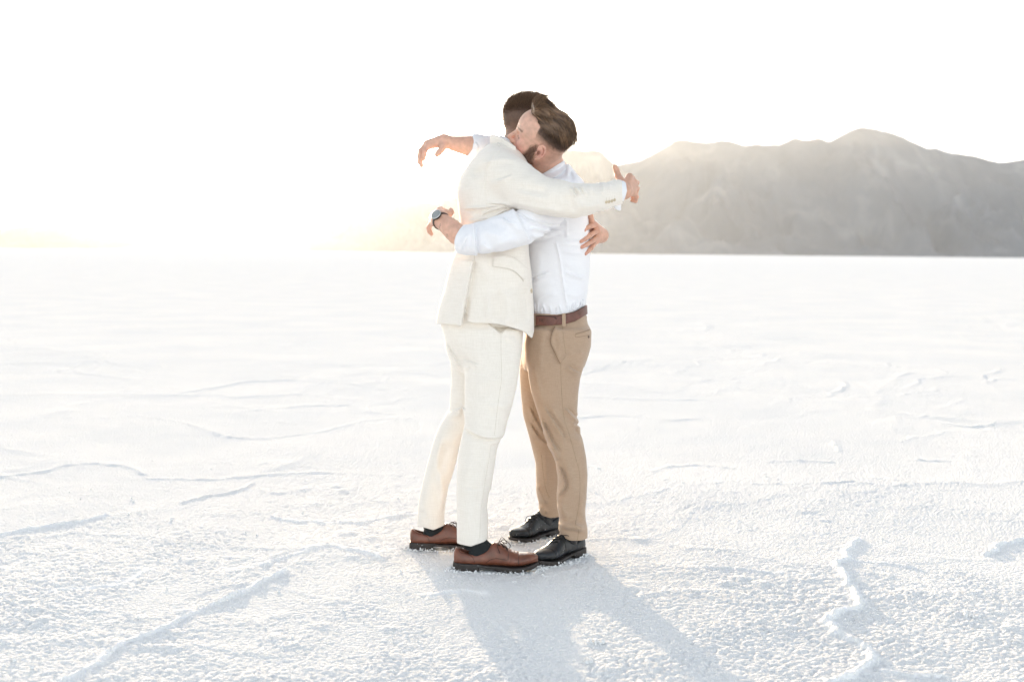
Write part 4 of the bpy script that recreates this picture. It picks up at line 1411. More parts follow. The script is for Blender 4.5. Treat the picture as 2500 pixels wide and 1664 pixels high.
    lo, hi = extent(np.array([P(1485, 485, 4.25), P(1525, 520, 4.28)]), .02)
    add_mesh("cuff_flap", f_tail, lo, hi, .0026, M_SHIRT, sh, base)
    # pocket flap, buttons, stitching
    patch_on("pocket_flap", bj, [(1206, 625), (1232, 624.5), (1256, 632), (1284, 655)], [(1202, 650), (1228, 654), (1252, 661), (1277, 684)], M_LINEN, jk, base, .0045, 8, 20, .003, .003)
    seam_on("pocket_edge", bj, [(1205, 624), (1232, 623), (1257, 630), (1285, 654)], .0013, M_LINEN_DARK, jk, base)
    seam_on("pocket_edge", bj, [(1258, 664), (1268, 672), (1278, 687)], .0016, M_LINEN_DARK, jk, base, .001)
    for u, v in ((1479.5, 493), (1486, 492), (1493, 490.5), (1499.5, 488)):
        disc_on("button", bj, u, v, .0058, M_BUTTON, jk, base, .0035)
    for u, v in ((1480, 481), (1487, 480), (1494, 479), (1500, 477)):
        seam_on("buttonhole", bj, [(u, v), (u + .3, v + 8)], .0010, M_LINEN_DARK, jk, base)
    disc_on("button", bj, 1296.5, 710, .0085, M_BUTTON, jk, base, .004)
    seam_on("seam", bj, [(1127, 511), (1150, 510), (1178, 507)], .0009, M_LINEN_DARK, jk, base)  # darker thread laid along the back crease, drawing its shade
    seam_on("seam", bj, [(1158, 600), (1158, 634), (1146, 690), (1127, 786)], .0011, M_LINEN_DARK, jk, base)
    seam_on("seam", bj, [(1233, 359), (1206, 383), (1188, 411), (1184, 446), (1186, 492)], .0006, M_LINEN, jk, base)
    seam_on("seam", bj, [(1132, 752), (1138, 752), (1139, 788)], .0010, M_LINEN_DARK, jk, base)
    # ---- wristwatch bracelet on the far wrist
    wc = P(1464, 575, 4.545); ax = P(1455, 568, 4.62) - P(1467, 574, 4.51)
    rp, a, b = ring(wc, ax, .0295, 26)
    links = []
    axn = ax / np.linalg.norm(ax)
    for i in range(len(rp)):
        c = rp[i]; rad = (c - wc) / np.linalg.norm(c - wc); tn = np.cross(axn, rad)
        V8 = [c + sx * .0032 * tn + sy * .0080 * axn + sz * .0020 * rad for sx in (-1, 1) for sy in (-1, 1) for sz in (-1, 1)]
        links.append((np.array(V8), [(0, 1, 3, 2), (4, 6, 7, 5), (0, 4, 5, 1), (2, 3, 7, 6), (0, 2, 6, 4), (1, 5, 7, 3)]))
    V_, F_ = join_geo(links)
    w = mesh_obj("wristwatch", V_, F_, M_STEEL, root, False, base)
    w["label"] = "silver link wristwatch band"
    # ---- shoes and socks
    y1 = G(1207, 1397)[1] + .046
    h1 = np.array([G(1107, 1390)[0], y1, 0]); t1 = np.array([G(1311, 1385)[0] + .002, y1 - .004, 0])
    up, loc, wor, bv = build_shoe(root, base, h1, t1, M_BROWN, M_BROWN_SEAM, None, M_SOLE)
    y2 = G(1020, 1345)[1] + .045
    h2 = np.array([G(998, 1345)[0], y2, 0]); t2 = np.array([G(998, 1345)[0] + .30, y2 + .03, 0])
    up2, loc2, wor2, bv2 = build_shoe(root, base, h2, t2, M_BROWN, M_BROWN_SEAM, None, M_SOLE,
                bow=[[(0, 0, .006), (.03, -.01, .0), (.055, -.012, -.016)], [(0, 0, .006), (.03, -.016, -.004), (.052, -.018, -.020), (.02, -.01, -.004)], [(0, 0, 0), (.02, .03, .0), (.03, .036, -.02)]])
    for (wr, top) in ((wor, P(1152, 1320, 4.15)), (wor2, P(1052, 1275, 4.43))):
        a_ = wr(np.array([-.078, 0, .03])); b_ = wr(np.array([-.060, 0, .085])); c_ = wr(np.array([-.02, 0, .07]))
        def f_s(p):
            d = chain(p, [(a_, .027), (b_, .032), (np.array(top), .036)])
            return smin(d, cap(p, b_, c_, .028, .020), .015)
        lo, hi = extent(np.array([a_, b_, c_, top]), .05)
        add_mesh("sock", f_s, lo, hi, .0038, M_SOCK, root, base)
    return root

# ================================================================== the man in the white shirt
HB = frame(-1, 3, 21, -28)
_HB_s = 1.0
_ear = P(1319, 374, 4.235)
headB = HeadFrame(_ear - ((np.array([-.010, .086, .004]) * _HB_s) @ np.stack(HB)), *HB, _HB_s)

def build_shirt_man():
    base = np.array(G(1345, 1372)); base[2] = 0
    root = root_empty("person", base, "bearded man in a white shirt, tan trousers and black shoes hugging the suited man")
    # ---- body
    ln_palm = [pts3([(1073, 534, 4.175, .026), (1072, 514, 4.245, .0125)]), pts3([(1073, 534, 4.175, .026), (1062, 522, 4.25, .0130)]),
               pts3([(1073, 535, 4.175, .026), (1056, 532, 4.247, .0125)]), pts3([(1072, 538, 4.175, .024), (1054, 545, 4.238, .0115)]),
               pts3([(1078, 528, 4.18, .020), (1088, 521, 4.205, .0145)])]
    ln_f = [([P(1072, 514, 4.245), P(1077, 511, 4.285), P(1088, 516, 4.315), P(1096, 522, 4.325)], .0105, .0085),
            ([P(1062, 522, 4.25), P(1063, 520, 4.295), P(1075, 526, 4.325), P(1086, 532, 4.335)], .0108, .0085),
            ([P(1056, 532, 4.247), P(1053, 534, 4.29), P(1064, 544, 4.32), P(1075, 550, 4.33)], .0104, .0082),
            ([P(1053.5, 545, 4.238), P(1047, 555, 4.255), P(1048, 564, 4.262), P(1053, 571, 4.266)], .0098, .0078)]
    ln_t = ([P(1087, 521, 4.20), P(1096, 523, 4.23), P(1101, 518, 4.245), P(1101, 513.5, 4.252)], .0135, .0095)
    rf_palm = [pts3([(1083, 344, 4.545, .023), (1046, 357, 4.535, .0125)]), pts3([(1083, 344, 4.55, .023), (1043, 351, 4.553, .0130)]),
               pts3([(1083, 344, 4.555, .022), (1041, 350, 4.571, .0125)]), pts3([(1083, 345, 4.56, .020), (1042, 353, 4.588, .0115)]),
               pts3([(1086, 349, 4.54, .020), (1082, 357, 4.522, .0150)])]
    rf_f = [([P(1046, 357, 4.533), P(1037.5, 368, 4.525), P(1035.5, 379, 4.523), P(1034, 388, 4.525)], .0105, .0078),
            ([P(1043, 351, 4.553), P(1029.5, 370, 4.548), P(1027, 390, 4.546), P(1029, 405, 4.548)], .0106, .0078),
            ([P(1041, 350, 4.571), P(1026.5, 368, 4.571), P(1023.5, 384, 4.57), P(1024, 398, 4.57)], .0102, .0076),
            ([P(1042, 353, 4.588), P(1029, 368, 4.59), P(1025, 380, 4.59), P(1024, 390, 4.59)], .0092, .0070)]
    rf_t = ([P(1083, 355, 4.523), P(1077, 366, 4.512), P(1071, 373, 4.505), P(1067, 377.5, 4.502)], .0130, .0100)
    def f_body(p):
        d = np.full(len(p), 9.0)
        q = headB.local(p)
        m = np.linalg.norm(q, axis=1) < .36
        if m.any():
            hd = head_sdf(q[m])
            # full beard along the jaw
            s = np.stack([q[m][:, 0], np.abs(q[m][:, 1]), q[m][:, 2]], 1)
            bd = chain(s, [((.014, .062, -.030), .0075), ((.024, .051, -.060), .013), ((.056, .033, -.082), .017), ((.076, 0, -.088), .019)], .02)
            hd = smin(hd, bd, .010)
            hd = smin(hd, ell(q[m], (.036, 0, .066), (.062, .060, .052)), .02)     # high forehead
            d[m] = hd * headB.s
        d = smin(d, chain(p, [(headB.world((-.026, 0, -.012)), .060), (P(1337, 402, 4.40), .060), (P(1352, 430, 4.44), .066), (P(1358, 460, 4.48), .08)]), .022)
        d = smin(d, chain(p, pts3([(1358, 460, 4.48, .06), (1360, 640, 4.50, .035), (1360, 780, 4.50, .035)])), .02)
        d = smin(d, chain(p, pts3([(1360, 800, 4.44, .03), (1365, 1000, 4.395, .024), (1400, 1300, 4.332, .018)])), .02)
        d = smin(d, chain(p, pts3([(1340, 800, 4.57, .03), (1325, 1000, 4.595, .024), (1342, 1250, 4.66, .018)])), .02)
        d = smin(d, chain(p, pts3([(1385, 470, 4.36, .05), (1278, 554, 4.12, .042), (1170, 577, 4.115, .038), (1135, 580, 4.12, .038), (1117, 572, 4.128, .0385), (1098, 555, 4.145, .0355), (1073, 534, 4.175, .0265)])), .012)
        d = smin(d, chain(p, pts3([(1345, 440, 4.60, .05), (1245, 380, 4.63, .042), (1165, 358, 4.57, .043), (1147, 357, 4.56, .0405), (1110, 351, 4.55, .0300), (1088, 345, 4.545, .0225)])), .012)
        for c, r, args in ((P(1070, 540, 4.23), .16, (ln_palm, ln_f, ln_t)), (P(1050, 365, 4.55), .17, (rf_palm, rf_f, rf_t))):
            m = np.linalg.norm(p - c, axis=1) < r
            if m.any():
                d[m] = smin(d[m], hand_sdf(p[m], None, *args), .012)
        return d
    red = np.array([.66, .28, .22])
    HC = np.array([.105, .066, .046])
    BC = np.array([.125, .064, .040])
    def cols(V):
        hw = headB.world
        wl = [(hw((-.014, .088, .004)), .024, np.array([.68, .30, .25]), .65), (hw((.108, 0, -.016)), .020, np.array([.66, .33, .26]), .55),
              (hw((.070, .050, -.020)), .028, np.array([.70, .32, .26]), .70), (hw((.078, .045, .020)), .016, np.array([.60, .31, .25]), .5), (hw((.07, .03, .09)), .05, np.array([.66, .41, .32]), .5)]  # the spot beside the eye paints extra socket shade into the skin
        wl += [(f_[0][1], .012, red, .35) for f_ in rf_f + ln_f]
        wl += [(hw((.066, .052, -.034)), .022, np.array([.66, .30, .24]), .5), (hw((.060, .046, .058)), .03, np.array([.70, .46, .37]), .4)]
        c = skin_cols(V, SKIN_B, wl)
        q = headB.local(V)
        x, y, z = q[:, 0], np.abs(q[:, 1]), q[:, 2]
        r = np.linalg.norm(q, axis=1)
        on = r < .22
        n = vnoise(x * 300, y * 300, z * 300, seed=5) * .12
        ear = (y > .0765) & (np.abs(x + .01) < .04) & (np.abs(z) < .045)
        # faded sides
        line = np.interp(x, [-.10, -.06, -.03, 0, .03, .05, .07], [-.004, .002, .014, .026, .040, .070, .100])
        fade = np.clip((z - line) / .036 + n, 0, 1) * on * (x < np.interp(z, [.02, .06, .09, .101, .111, .115], [.02, .030, .026, .036, .055, .070]))
        fade[(z > .112) & (x > .066)] = 0
        fade[ear] = 0
        fade = fade ** 1.1
        c = c * (1 - .9 * fade[:, None]) + HC[None] * .9 * fade[:, None]
        low = np.clip((z + .045) / .03, 0, 1) * np.clip((-.018 - x) / .03, 0, 1) * on * (fade < .3) * .25
        c = c * (1 - low[:, None]) + HC[None] * low[:, None]
        # beard, moustache, side whiskers
        cheek = np.interp(x, [.004, .02, .032, .040, .048, .060, .085], [.034, .030, .020, -.002, -.020, -.043, -.043])
        bd = .85 * np.clip((cheek - z) / .034 + n * 1.5, 0, 1) * np.clip((x - .006) / .008 + n, 0, 1) * on * (z > -.125) * (r < .165)
        bd = np.maximum(bd, np.exp(-((z + .038) / .008) ** 2) * (y < .030) * (x > .07) * on * .85)
        bd[ear & (x < .006)] = 0
        c = c * (1 - .92 * bd[:, None]) + BC[None] * .92 * bd[:, None]
        brow = np.exp(-((z - .041 - .10 * (y - .030)) / .0040) ** 2) * (y > .012) * (y < .056) * (x > .055) * on
        c = c * (1 - .85 * brow[:, None]) + BC[None] * .85 * brow[:, None]
        lash = np.exp(-((z - .0085) / .0030) ** 2) * (np.abs(y - .031) < .0145) * (x > .07) * on
        c = c * (1 - .9 * lash[:, None]) + np.array([.08, .04, .035])[None] * .9 * lash[:, None]
        lip = np.exp(-((z + .052) / .0065) ** 2) * (y < .024) * (x > .082) * on
        c = c * (1 - .7 * lip[:, None]) + np.array([.55, .22, .19])[None] * .7 * lip[:, None]
        hole = np.exp(-(((x + .003) / .006) ** 2 + ((z + .002) / .008) ** 2)) * (y > .072) * on
        c = c * (1 - .6 * hole[:, None]) + np.array([.20, .08, .06])[None] * .6 * hole[:, None]
        return c
    lo = np.array([P(1010, 800, 4.5)[0], 3.98, .05]); hi = np.array([P(1470, 800, 4.5)[0], 4.83, P(1288, 205, 4.5)[2]])
    body, V, F = add_mesh("body", f_body, lo, hi, .0030, M_SKIN, root, base, cols)
    bb = bvh_of(V, F)
    # tattoo lines on the forearm, a mole on the cheek
    for k, pl in enumerate(([(1091, 571), (1089.5, 576), (1091, 580), (1094.5, 577), (1093, 572.5), (1091, 571)], [(1088, 581), (1091, 580)], [(1075, 546), (1077, 549), (1076, 553), (1073, 551), (1075, 546)],
                            [(1072, 551), (1073.5, 556), (1075, 563)], [(1084, 578), (1090, 585), (1096, 591), (1101, 596), (1106, 600)], [(1096, 591), (1098, 588), (1100, 593), (1103, 596)])):
        seam_on("tattoo", bb, pl, .00075, M_TATTOO, body, base, lift=.0001, sides=4, flat=.25)
    # ---- hair
    def f_hair(p):
        q = headB.local(p)
        x, y, z = q[:, 0], np.abs(q[:, 1]), q[:, 2]
        sy = np.stack([x, y, z], 1)
        d = ell(q, (-.008, 0, .052), (.110, .0825, .100))
        d = smin(d, cap(sy, (.056, 0, .140), (.050, .038, .132), .022, .018), .030)
        d = smin(d, cap(sy, (.068, .010, .140), (.062, .036, .142), .013, .012), .022)
        d = smin(d, cap(sy, (.040, .006, .148), (.020, .036, .140), .016, .014), .028)
        bnd = np.interp(x, [-.10, -.05, -.02, 0, .024, .04, .052, .068, .09], [.072, .079, .082, .083, .090, .101, .109, .112, .118])
        d = smax(d, bnd - z, .010)
        d = smax(d, x - .082 - .35 * (z - .125), .010)
        # combed ridges running back from the brow
        t = y * 1.0 + .012 * np.sin(x * 45) 
        g = .0030 * vnoise(x * 14, q[:, 1] * 95, z * 95, seed=9) + .0022 * vnoise(x * 30, q[:, 1] * 210, z * 210, seed=8)
        return (d + g) * headB.s
    hc0 = headB.world((0, 0, .09))
    Vh, Fh = surface(f_hair, hc0 - .19, hc0 + .19, .0026, 1, 1.6)
    qh = headB.local(Vh)
    r_ = np.random.default_rng(5)
    tone = np.clip(.5 + .5 * 1.3 * vnoise(qh[:, 0] * 14, qh[:, 1] * 95, qh[:, 2] * 95, seed=9), 0, 1)[:, None]
    hcol = np.array([.10, .06, .038]) * (1 - tone) + np.array([.40, .245, .148]) * tone
    front = np.clip((qh[:, 0] - .06) / .04, 0, 1)[:, None]
    hcol = hcol * (1 - .3 * front) + np.array([.22, .135, .085]) * .3 * front
    hair = mesh_obj("hair", Vh, Fh, M_HAIR, root, True, base, hcol)
    hair["label"] = "brown hair combed back in a quiff with faded sides"
    nh, _ = gradient(f_hair, Vh, .003); nh /= np.linalg.norm(nh, axis=1)[:, None] + 1e-9
    # strands over the volume, swept back from the forehead and down towards the crown
    idx = np.where(r_.random(len(Vh)) < .26)[0]
    idx = idx[(qh[idx, 2] > np.interp(qh[idx, 0], [-.10, -.05, -.02, 0, .024, .04, .052, .068, .09], [.072, .079, .082, .083, .090, .101, .109, .112, .118]) + .006)]
    ql = qh[idx]
    flow = np.stack([-.85 + 0 * ql[:, 0], .25 * np.sign(ql[:, 1]) * np.abs(ql[:, 1]) / .07, np.where(ql[:, 0] > .045, 1.3 * (ql[:, 0] - .045) / .05, -.25 - .9 * np.clip(-ql[:, 0] / .1, 0, 1))], 1)
    sidew = np.clip((np.abs(ql[:, 1]) - .045) / .03, 0, 1)[:, None]
    flow = flow + sidew * np.array([[-.1, 0, -.5]])
    fw = headB.vec(flow); n_ = nh[idx]
    fw = fw - np.sum(fw * n_, 1)[:, None] * n_ * .9
    fw /= np.linalg.norm(fw, axis=1)[:, None] + 1e-9
    fw = fw + n_ * .10 + r_.normal(size=fw.shape) * .10
    tone = np.clip(.5 + .75 * vnoise(ql[:, 0] * 14, ql[:, 1] * 95, ql[:, 2] * 95, seed=9) + .2 * r_.normal(size=len(idx)), 0, 1)[:, None]
    sc = np.array([.11, .066, .041]) * (1 - tone) + np.array([.58, .36, .215]) * tone ** 1.3
    fr = np.clip((ql[:, 0:1] - .055) / .04, 0, 1)
    sc = sc * (1 + .9 * fr)
    st = strands("hair_strand", Vh[idx] - n_ * .001, fw, (.022 + .030 * r_.random(len(idx))) * (1 - .45 * fr[:, 0]), .00085, M_HAIR, hair, base, bend=-n_ * .20 + headB.vec(np.array([[0, 0, -.12]])), segs=3, colors=sc, seed=6)
    tag(st, kind="stuff")
    # quiff tips standing up at the front
    qi = np.where((qh[:, 0] > .048) & (qh[:, 2] > .140) & (r_.random(len(Vh)) < .6))[0]
    qq = qh[qi]
    dq = headB.vec(np.stack([-.15 + .3 * r_.random(len(qi)), .15 * r_.normal(size=len(qi)), 1.0 + 0 * qq[:, 0]], 1)) + nh[qi] * .25
    tone = r_.random((len(qi), 1))
    st2 = strands("hair_strand", Vh[qi] - nh[qi] * .002, dq, .010 + .018 * r_.random(len(qi)), .0008, M_HAIR, hair, base, bend=headB.vec(np.array([[-.6, 0, .0]])), segs=3,
            colors=np.array([.13, .078, .047]) * (1 - tone) + np.array([.48, .30, .18]) * tone, seed=16)
    tag(st2, kind="stuff")
    # short hair on the sides and the beard
    q = headB.local(V); x, y, z = q[:, 0], np.abs(q[:, 1]), q[:, 2]
    r = np.linalg.norm(q, axis=1)
    ear = (y > .0765) & (np.abs(x + .01) < .04) & (np.abs(z) < .045)
    nb_, _ = gradient(f_body, V, .002); nb_ /= np.linalg.norm(nb_, axis=1)[:, None] + 1e-9
    line = np.interp(x, [-.10, -.06, -.03, 0, .03, .05, .07], [.012, .020, .034, .046, .060, .082, .104])
    dens = np.clip((z - line) / .045, 0, 1) * (x < np.interp(z, [.02, .06, .09, .101, .111, .115], [.02, .026, .022, .032, .050, .064])) * (r < .2)
    idx = np.where((r_.random(len(V)) < dens) & ~ear)[0]
    idx = np.concatenate([idx, idx])
    dens_i = dens[idx]
    dr = nb_[idx] * .45 + headB.vec(np.array([[-.55, 0, -.6]])) + r_.normal(size=(len(idx), 3)) * .2
    cc = HC[None] * (.8 + 1.2 * r_.random((len(idx), 1)))
    s3 = strands("hair_strand", V[idx] + r_.normal(size=(len(idx), 3)) * .0012, dr, (.0025 + .010 * dens_i) * (.6 + .7 * r_.random(len(idx))), .00055, M_HAIR, hair, base, segs=2, colors=cc, seed=7)
    tag(s3, kind="stuff")
    cheek = np.interp(x, [.004, .02, .032, .040, .048, .060, .085], [.034, .030, .020, -.002, -.020, -.043, -.043])
    bden = np.clip((cheek - z) / .030, 0, 1) ** 1.2 * (x > .004) * (z > -.125) * (r < .165)
    bden = np.maximum(bden, np.exp(-((z + .038) / .007) ** 2) * (y < .028) * (x > .08) * (r < .16) * .9)
    idx = np.where((r_.random(len(V)) < bden) & ~(ear & (x < .008)))[0]
    dr = nb_[idx] * .5 + headB.vec(np.array([[.15, 0, -.9]])) + r_.normal(size=(len(idx), 3)) * .3
    tone = r_.random((len(idx), 1))
    cc = np.array([.070, .040, .028]) * (1 - tone) + np.array([.26, .125, .072]) * tone
    bm = strands("beard", V[idx] + r_.normal(size=(len(idx), 3)) * .0014, dr, .004 + .007 * r_.random(len(idx)), .0005, M_HAIR, root, base, segs=2, colors=cc, seed=8)
    bm["label"] = "full brown beard"
    m_ = line_on(bb, [(1262.6, 360.4), (1263.6, 361.2)], .0004, .3)

    # ---- trousers
    rows_p = [(735, 1296, 1428, 4.50, .146), (764, 1295, 1429, 4.50, .150), (790, 1290, 1434, 4.50, .160), (806, 1284, 1443, 4.50, .168), (840, 1278, 1441, 4.50, .172), (870, 1276, 1433, 4.50, .16), (889, 1276, 1427, 4.50, .14), (905, 1280, 1418, 4.50, .10)]
    rows_n = [(800, 1288, 1441, 4.415, .095), (840, 1281, 1441, 4.415, .098), (870, 1283, 1434, 4.411, .097), (889, 1286, 1427, 4.408, .095), (921, 1290, 1417, 4.403, .089), (955, 1296, 1412, 4.399, .083), (1001, 1311, 1409, 4.395, .078), (1020, 1317, 1411, 4.393, .076),
              (1035, 1324, 1415, 4.391, .075), (1058, 1330, 1417, 4.389, .073), (1081, 1336, 1424, 4.382, .072), (1116, 1353, 1431, 4.373, .070), (1158, 1362, 1435, 4.364, .067), (1190, 1361, 1434, 4.356, .065), (1214, 1359, 1432, 4.349, .062), (1240, 1361, 1429, 4.341, .060), (1258, 1366, 1428, 4.339, .067), (1287, 1363, 1434, 4.331, .067), (1300, 1366, 1434, 4.330, .067), (1340, 1370, 1432, 4.330, .067)]
    rows_f = [(800, 1284, 1400, 4.575, .092), (859, 1274, 1400, 4.579, .092), (902, 1268, 1392, 4.582, .088), (955, 1270, 1384, 4.584, .082), (1013, 1276, 1378, 4.596, .075), (1063, 1290, 1378, 4.603, .071), (1091, 1297, 1378, 4.609, .069), (1129, 1307, 1376, 4.618, .067), (1170, 1308, 1374, 4.632, .064),
              (1205, 1309, 1374, 4.642, .061), (1227, 1315, 1374, 4.648, .058), (1254, 1315, 1374, 4.655, .057), (1290, 1315, 1374, 4.660, .056)]
    sp, sn, sf = Slices(rows_p, 2.5), Slices(rows_n, 2.2), Slices(rows_f, 2.2)
    dm = DMap(1240, 730, 1470, 1350)
    dm.fold([(1355, 796), (1346, 820), (1345, 838), (1356, 863), (1368, 887)], -.0055, 9, 'step', .06)
    dm.fold([(1368, 888), (1381, 868), (1383, 862)], .003, 4)
    dm.fold([(1360, 800), (1366, 830), (1369, 860)], .003, 6)
    dm.fold([(1405, 815), (1425, 810), (1444, 803)], .003, 4, 'step', .1)
    dm.fold([(1404, 823), (1424, 820), (1441, 816)], -.0015, 2.5)
    dm.fold([(1380, 890), (1400, 905), (1420, 912)], .0045, 8, 'pleat')
    dm.fold([(1384, 870), (1405, 862), (1428, 858)], .003, 9)
    dm.fold([(1378, 995), (1396, 1013), (1414, 1032)], .006, 7, 'pleat')
    dm.fold([(1395, 1030), (1408, 1040), (1417, 1046)], .004, 5, 'pleat')
    dm.fold([(1412, 1022), (1406, 1050), (1418, 1066)], -.003, 5)
    dm.fold([(1320, 983), (1335, 1004), (1352, 1030), (1372, 1062), (1380, 1090)], .0045, 8, 'pleat', .3)
    dm.fold([(1340, 985), (1362, 1018), (1390, 1050)], .003, 9)
    dm.fold([(1318, 1012), (1332, 1048), (1350, 1085), (1372, 1115)], .005, 8, 'pleat', .3)
    dm.fold([(1338, 1082), (1352, 1100), (1364, 1126)], .004, 6)
    dm.fold([(1372, 1062), (1400, 1072), (1424, 1080)], .003, 8)
    dm.fold([(1362, 1130), (1374, 1165), (1378, 1185), (1362, 1214)], .006, 7, 'pleat', .25)
    dm.fold([(1380, 1120), (1395, 1170), (1398, 1210)], .003, 9)
    dm.fold([(1366, 1225), (1376, 1250), (1392, 1268)], .004, 7)
    dm.fold([(1425, 1200), (1418, 1240), (1423, 1275)], .004, 7)
    dm.fold([(1368, 1290), (1388, 1294), (1413, 1301), (1428, 1305)], -.0016, 4, 'ridge', .2)
    dm.fold([(1362, 1279), (1388, 1284), (1415, 1288), (1432, 1290)], .007, 7, 'ridge', .2)
    dm.fold([(1400, 1268), (1408, 1282), (1422, 1294)], .004, 5)
    dm.fold([(1300, 880), (1310, 930), (1326, 985)], .003, 8)
    dm.fold([(1290, 990), (1310, 1030), (1330, 1066)], .004, 6, 'pleat')
    dm.fold([(1292, 1030), (1316, 1068), (1342, 1090)], .004, 6, 'pleat')
    dm.fold([(1310, 1180), (1325, 1215), (1340, 1228)], .004, 6)
    dm.fold([(1316, 1232), (1328, 1244), (1340, 1250)], .003, 5)
    dm.fold([(1330, 1100), (1333, 1150), (1332, 1200)], .002, 6)
    dm.fold([(1330, 800), (1320, 860), (1318, 930)], .002, 9)
    vtop = ([1290, 1302, 1336, 1370, 1382, 1405, 1428, 1440], [764, 764, 764.5, 764, 763, 757, 744, 738])
    dm.a *= 2.5
    def f_tr(p):
        u, v = px(p)
        t = np.maximum(sp(p), (np.interp(u, *vtop) - v) * 1.55e-3)
        n_ = np.maximum(sn(p), (v - np.interp(u, [1362, 1380, 1397, 1415, 1432], [1300, 1313, 1321, 1322, 1319])) * 1.55e-3)
        n_ = np.maximum(n_, (800 - v) * 1.55e-3)
        f_ = np.maximum(sf(p), (v - np.interp(u, [1315, 1330, 1344, 1371], [1254, 1260, 1264, 1260])) * 1.65e-3)
        return smin(smin(t, n_, .016), f_, .012)
    g_tr = relief(f_tr, dm, lambda q: 4.43 + .22 * np.clip((px(q)[0] - 1e9) / 1, 0, 0) + .20 * np.clip((np.interp(px(q)[1], [850, 955, 1058, 1116, 1300], [1272, 1296, 1330, 1352, 1364]) + 2 - px(q)[0]) / 6, 0, 1), .0020, 11, 4, 61)
    lo = np.array([P(1262, 900, 4.5)[0] - .03, 4.20, .08]); hi = np.array([P(1450, 800, 4.5)[0] + .03, 4.82, P(1360, 728, 4.4)[2]])
    tr, Vt, Ft = add_mesh("trousers", g_tr, lo, hi, .0043, M_CHINO, root, base)
    tr["label"] = "tan chino trousers"
    bt = bvh_of(Vt, Ft)
    for pl in ([(1372.5, 797), (1375, 815), (1378, 840), (1382, 865)], [(1369, 889), (1370, 932), (1372.5, 978), (1378, 1024), (1389, 1058), (1398, 1090), (1406, 1120), (1414, 1151), (1416, 1191), (1413, 1236), (1405, 1279), (1413, 1294), (1409, 1318)],
               [(1322, 1110), (1326, 1150), (1332, 1190), (1342, 1215)], [(1302, 990), (1302, 1030)]):
        seam_on("seam", bt, pl, .0012, M_CHINO_SEAM, tr, base)
    seam_on("pocket_edge", bt, [(1355, 797), (1346, 818), (1345, 838), (1356, 863), (1368, 887)], .0020, M_CHINO_DARK, tr, base, -.0005)
    seam_on("pocket_edge", bt, [(1368, 887), (1376, 876), (1382, 867)], .0007, M_CHINO_SEAM, tr, base)
    seam_on("pocket_edge", bt, [(1405, 815), (1425, 810), (1443, 803)], .0018, M_CHINO_DARK, tr, base)
    seam_on("pocket_edge", bt, [(1405, 816), (1405, 823), (1424, 820), (1441, 816)], .0009, M_CHINO_DARK, tr, base)
    disc_on("button", bt, 1436.5, 822, .0050, M_BUTTON_DARK, tr, base, .003)
    # ---- belt
    def belt_f(infl, top, bot, u0=None, tip=None):
        def f(p):
            u, v = px(p)
            d = np.abs(sp(p, infl)) - .0022
            d = np.maximum(d, np.maximum(np.interp(u, *top) - v, v - np.interp(u, *bot)) * 1.55e-3)
            if tip is not None:
                vm = (np.interp(u, *top) + np.interp(u, *bot)) / 2
                d = np.maximum(d, (np.abs(u - (1330)) ** 3 / 30 ** 2 + np.abs(v - vm) * .9 - 30 + 0) * 1.5e-3) if False else np.maximum(d, np.maximum(1307.5 - u, u - (1361 - 12 * (np.abs(v - vm) / 12.5) ** 2.2)) * 1.5e-3)
                d = np.maximum(d, p[:, 1] - 4.46)
            return d
        return f
    bt_top = ([1290, 1308, 1336, 1370, 1382, 1405, 1428, 1440], [769, 769, 769.5, 768, 766, 758.5, 746, 741]); bt_bot = ([1290, 1308, 1336, 1372, 1382, 1405, 1428, 1440], [793, 793, 795, 792, 790, 784, 770, 763])
    lo = np.array([P(1285, 780, 4.5)[0], 4.30, P(1300, 805, 4.3)[2]]); hi = np.array([P(1445, 780, 4.5)[0] + .01, 4.70, P(1300, 728, 4.4)[2]])
    belt, Vb, Fb = add_mesh("belt", belt_f(.0055, bt_top, bt_bot), lo, hi, .0026, M_BELT, root, base, newton=1, slack=1.8)
    belt["label"] = "brown leather belt"
    bb2 = bvh_of(Vb, Fb)
    tab, Vtb, Ftb = add_mesh("belt_tip", belt_f(.0105, ([1290, 1440], [770.5, 770.5]), ([1290, 1330, 1440], [793, 794.5, 793]), tip=True), lo, hi, .0026, M_BELT, belt, base)
    btb = bvh_of(Vtb, Ftb)
    seam_on("belt_edge", btb, [(1309, 770.6), (1330, 771.4), (1350, 772.5), (1359, 779)], .0016, M_BELT_DARK, belt, base, .0005)
    seam_on("belt_edge", bb2, [(1362, 770), (1382, 766.5), (1405, 759.5), (1426, 748)], .0014, M_BELT_DARK, belt, base, .0005)
    for pl in ([(1317.5, 778), (1318, 785)], [(1321, 778), (1321.3, 785)], [(1324, 778), (1324.3, 785), (1327, 785)], [(1317.5, 781.5), (1321, 781.5)]):
        seam_on("stamped_mark", btb, pl, .0009, M_BELT_DARK, belt, base, .0002)
    for ua, ub in ((1371.3, 1381.2), (1302.5, 1307.3)):
        def f_loop(p, ua=ua, ub=ub):
            u, v = px(p)
            d = np.abs(sp(p, .0105)) - .0022
            d = np.maximum(d, np.maximum(765 - v, v - 797) * 1.55e-3)
            d = np.maximum(d, np.maximum(ua - u + (v - 765) * .03, u - ub - (v - 765) * .03) * 1.55e-3)
            return np.maximum(d, p[:, 1] - 4.46)
        add_mesh("belt_loop", f_loop, lo, hi, .0026, M_CHINO, tr, base)
    tube("belt_loop", smooth_line([P(1424.5, 768, 4.44), P(1423.5, 775, 4.432), P(1427, 783, 4.44), P(1431, 778, 4.45), P(1431, 771, 4.46)], 5), .0028, M_CHINO, tr, base, 6, .6)

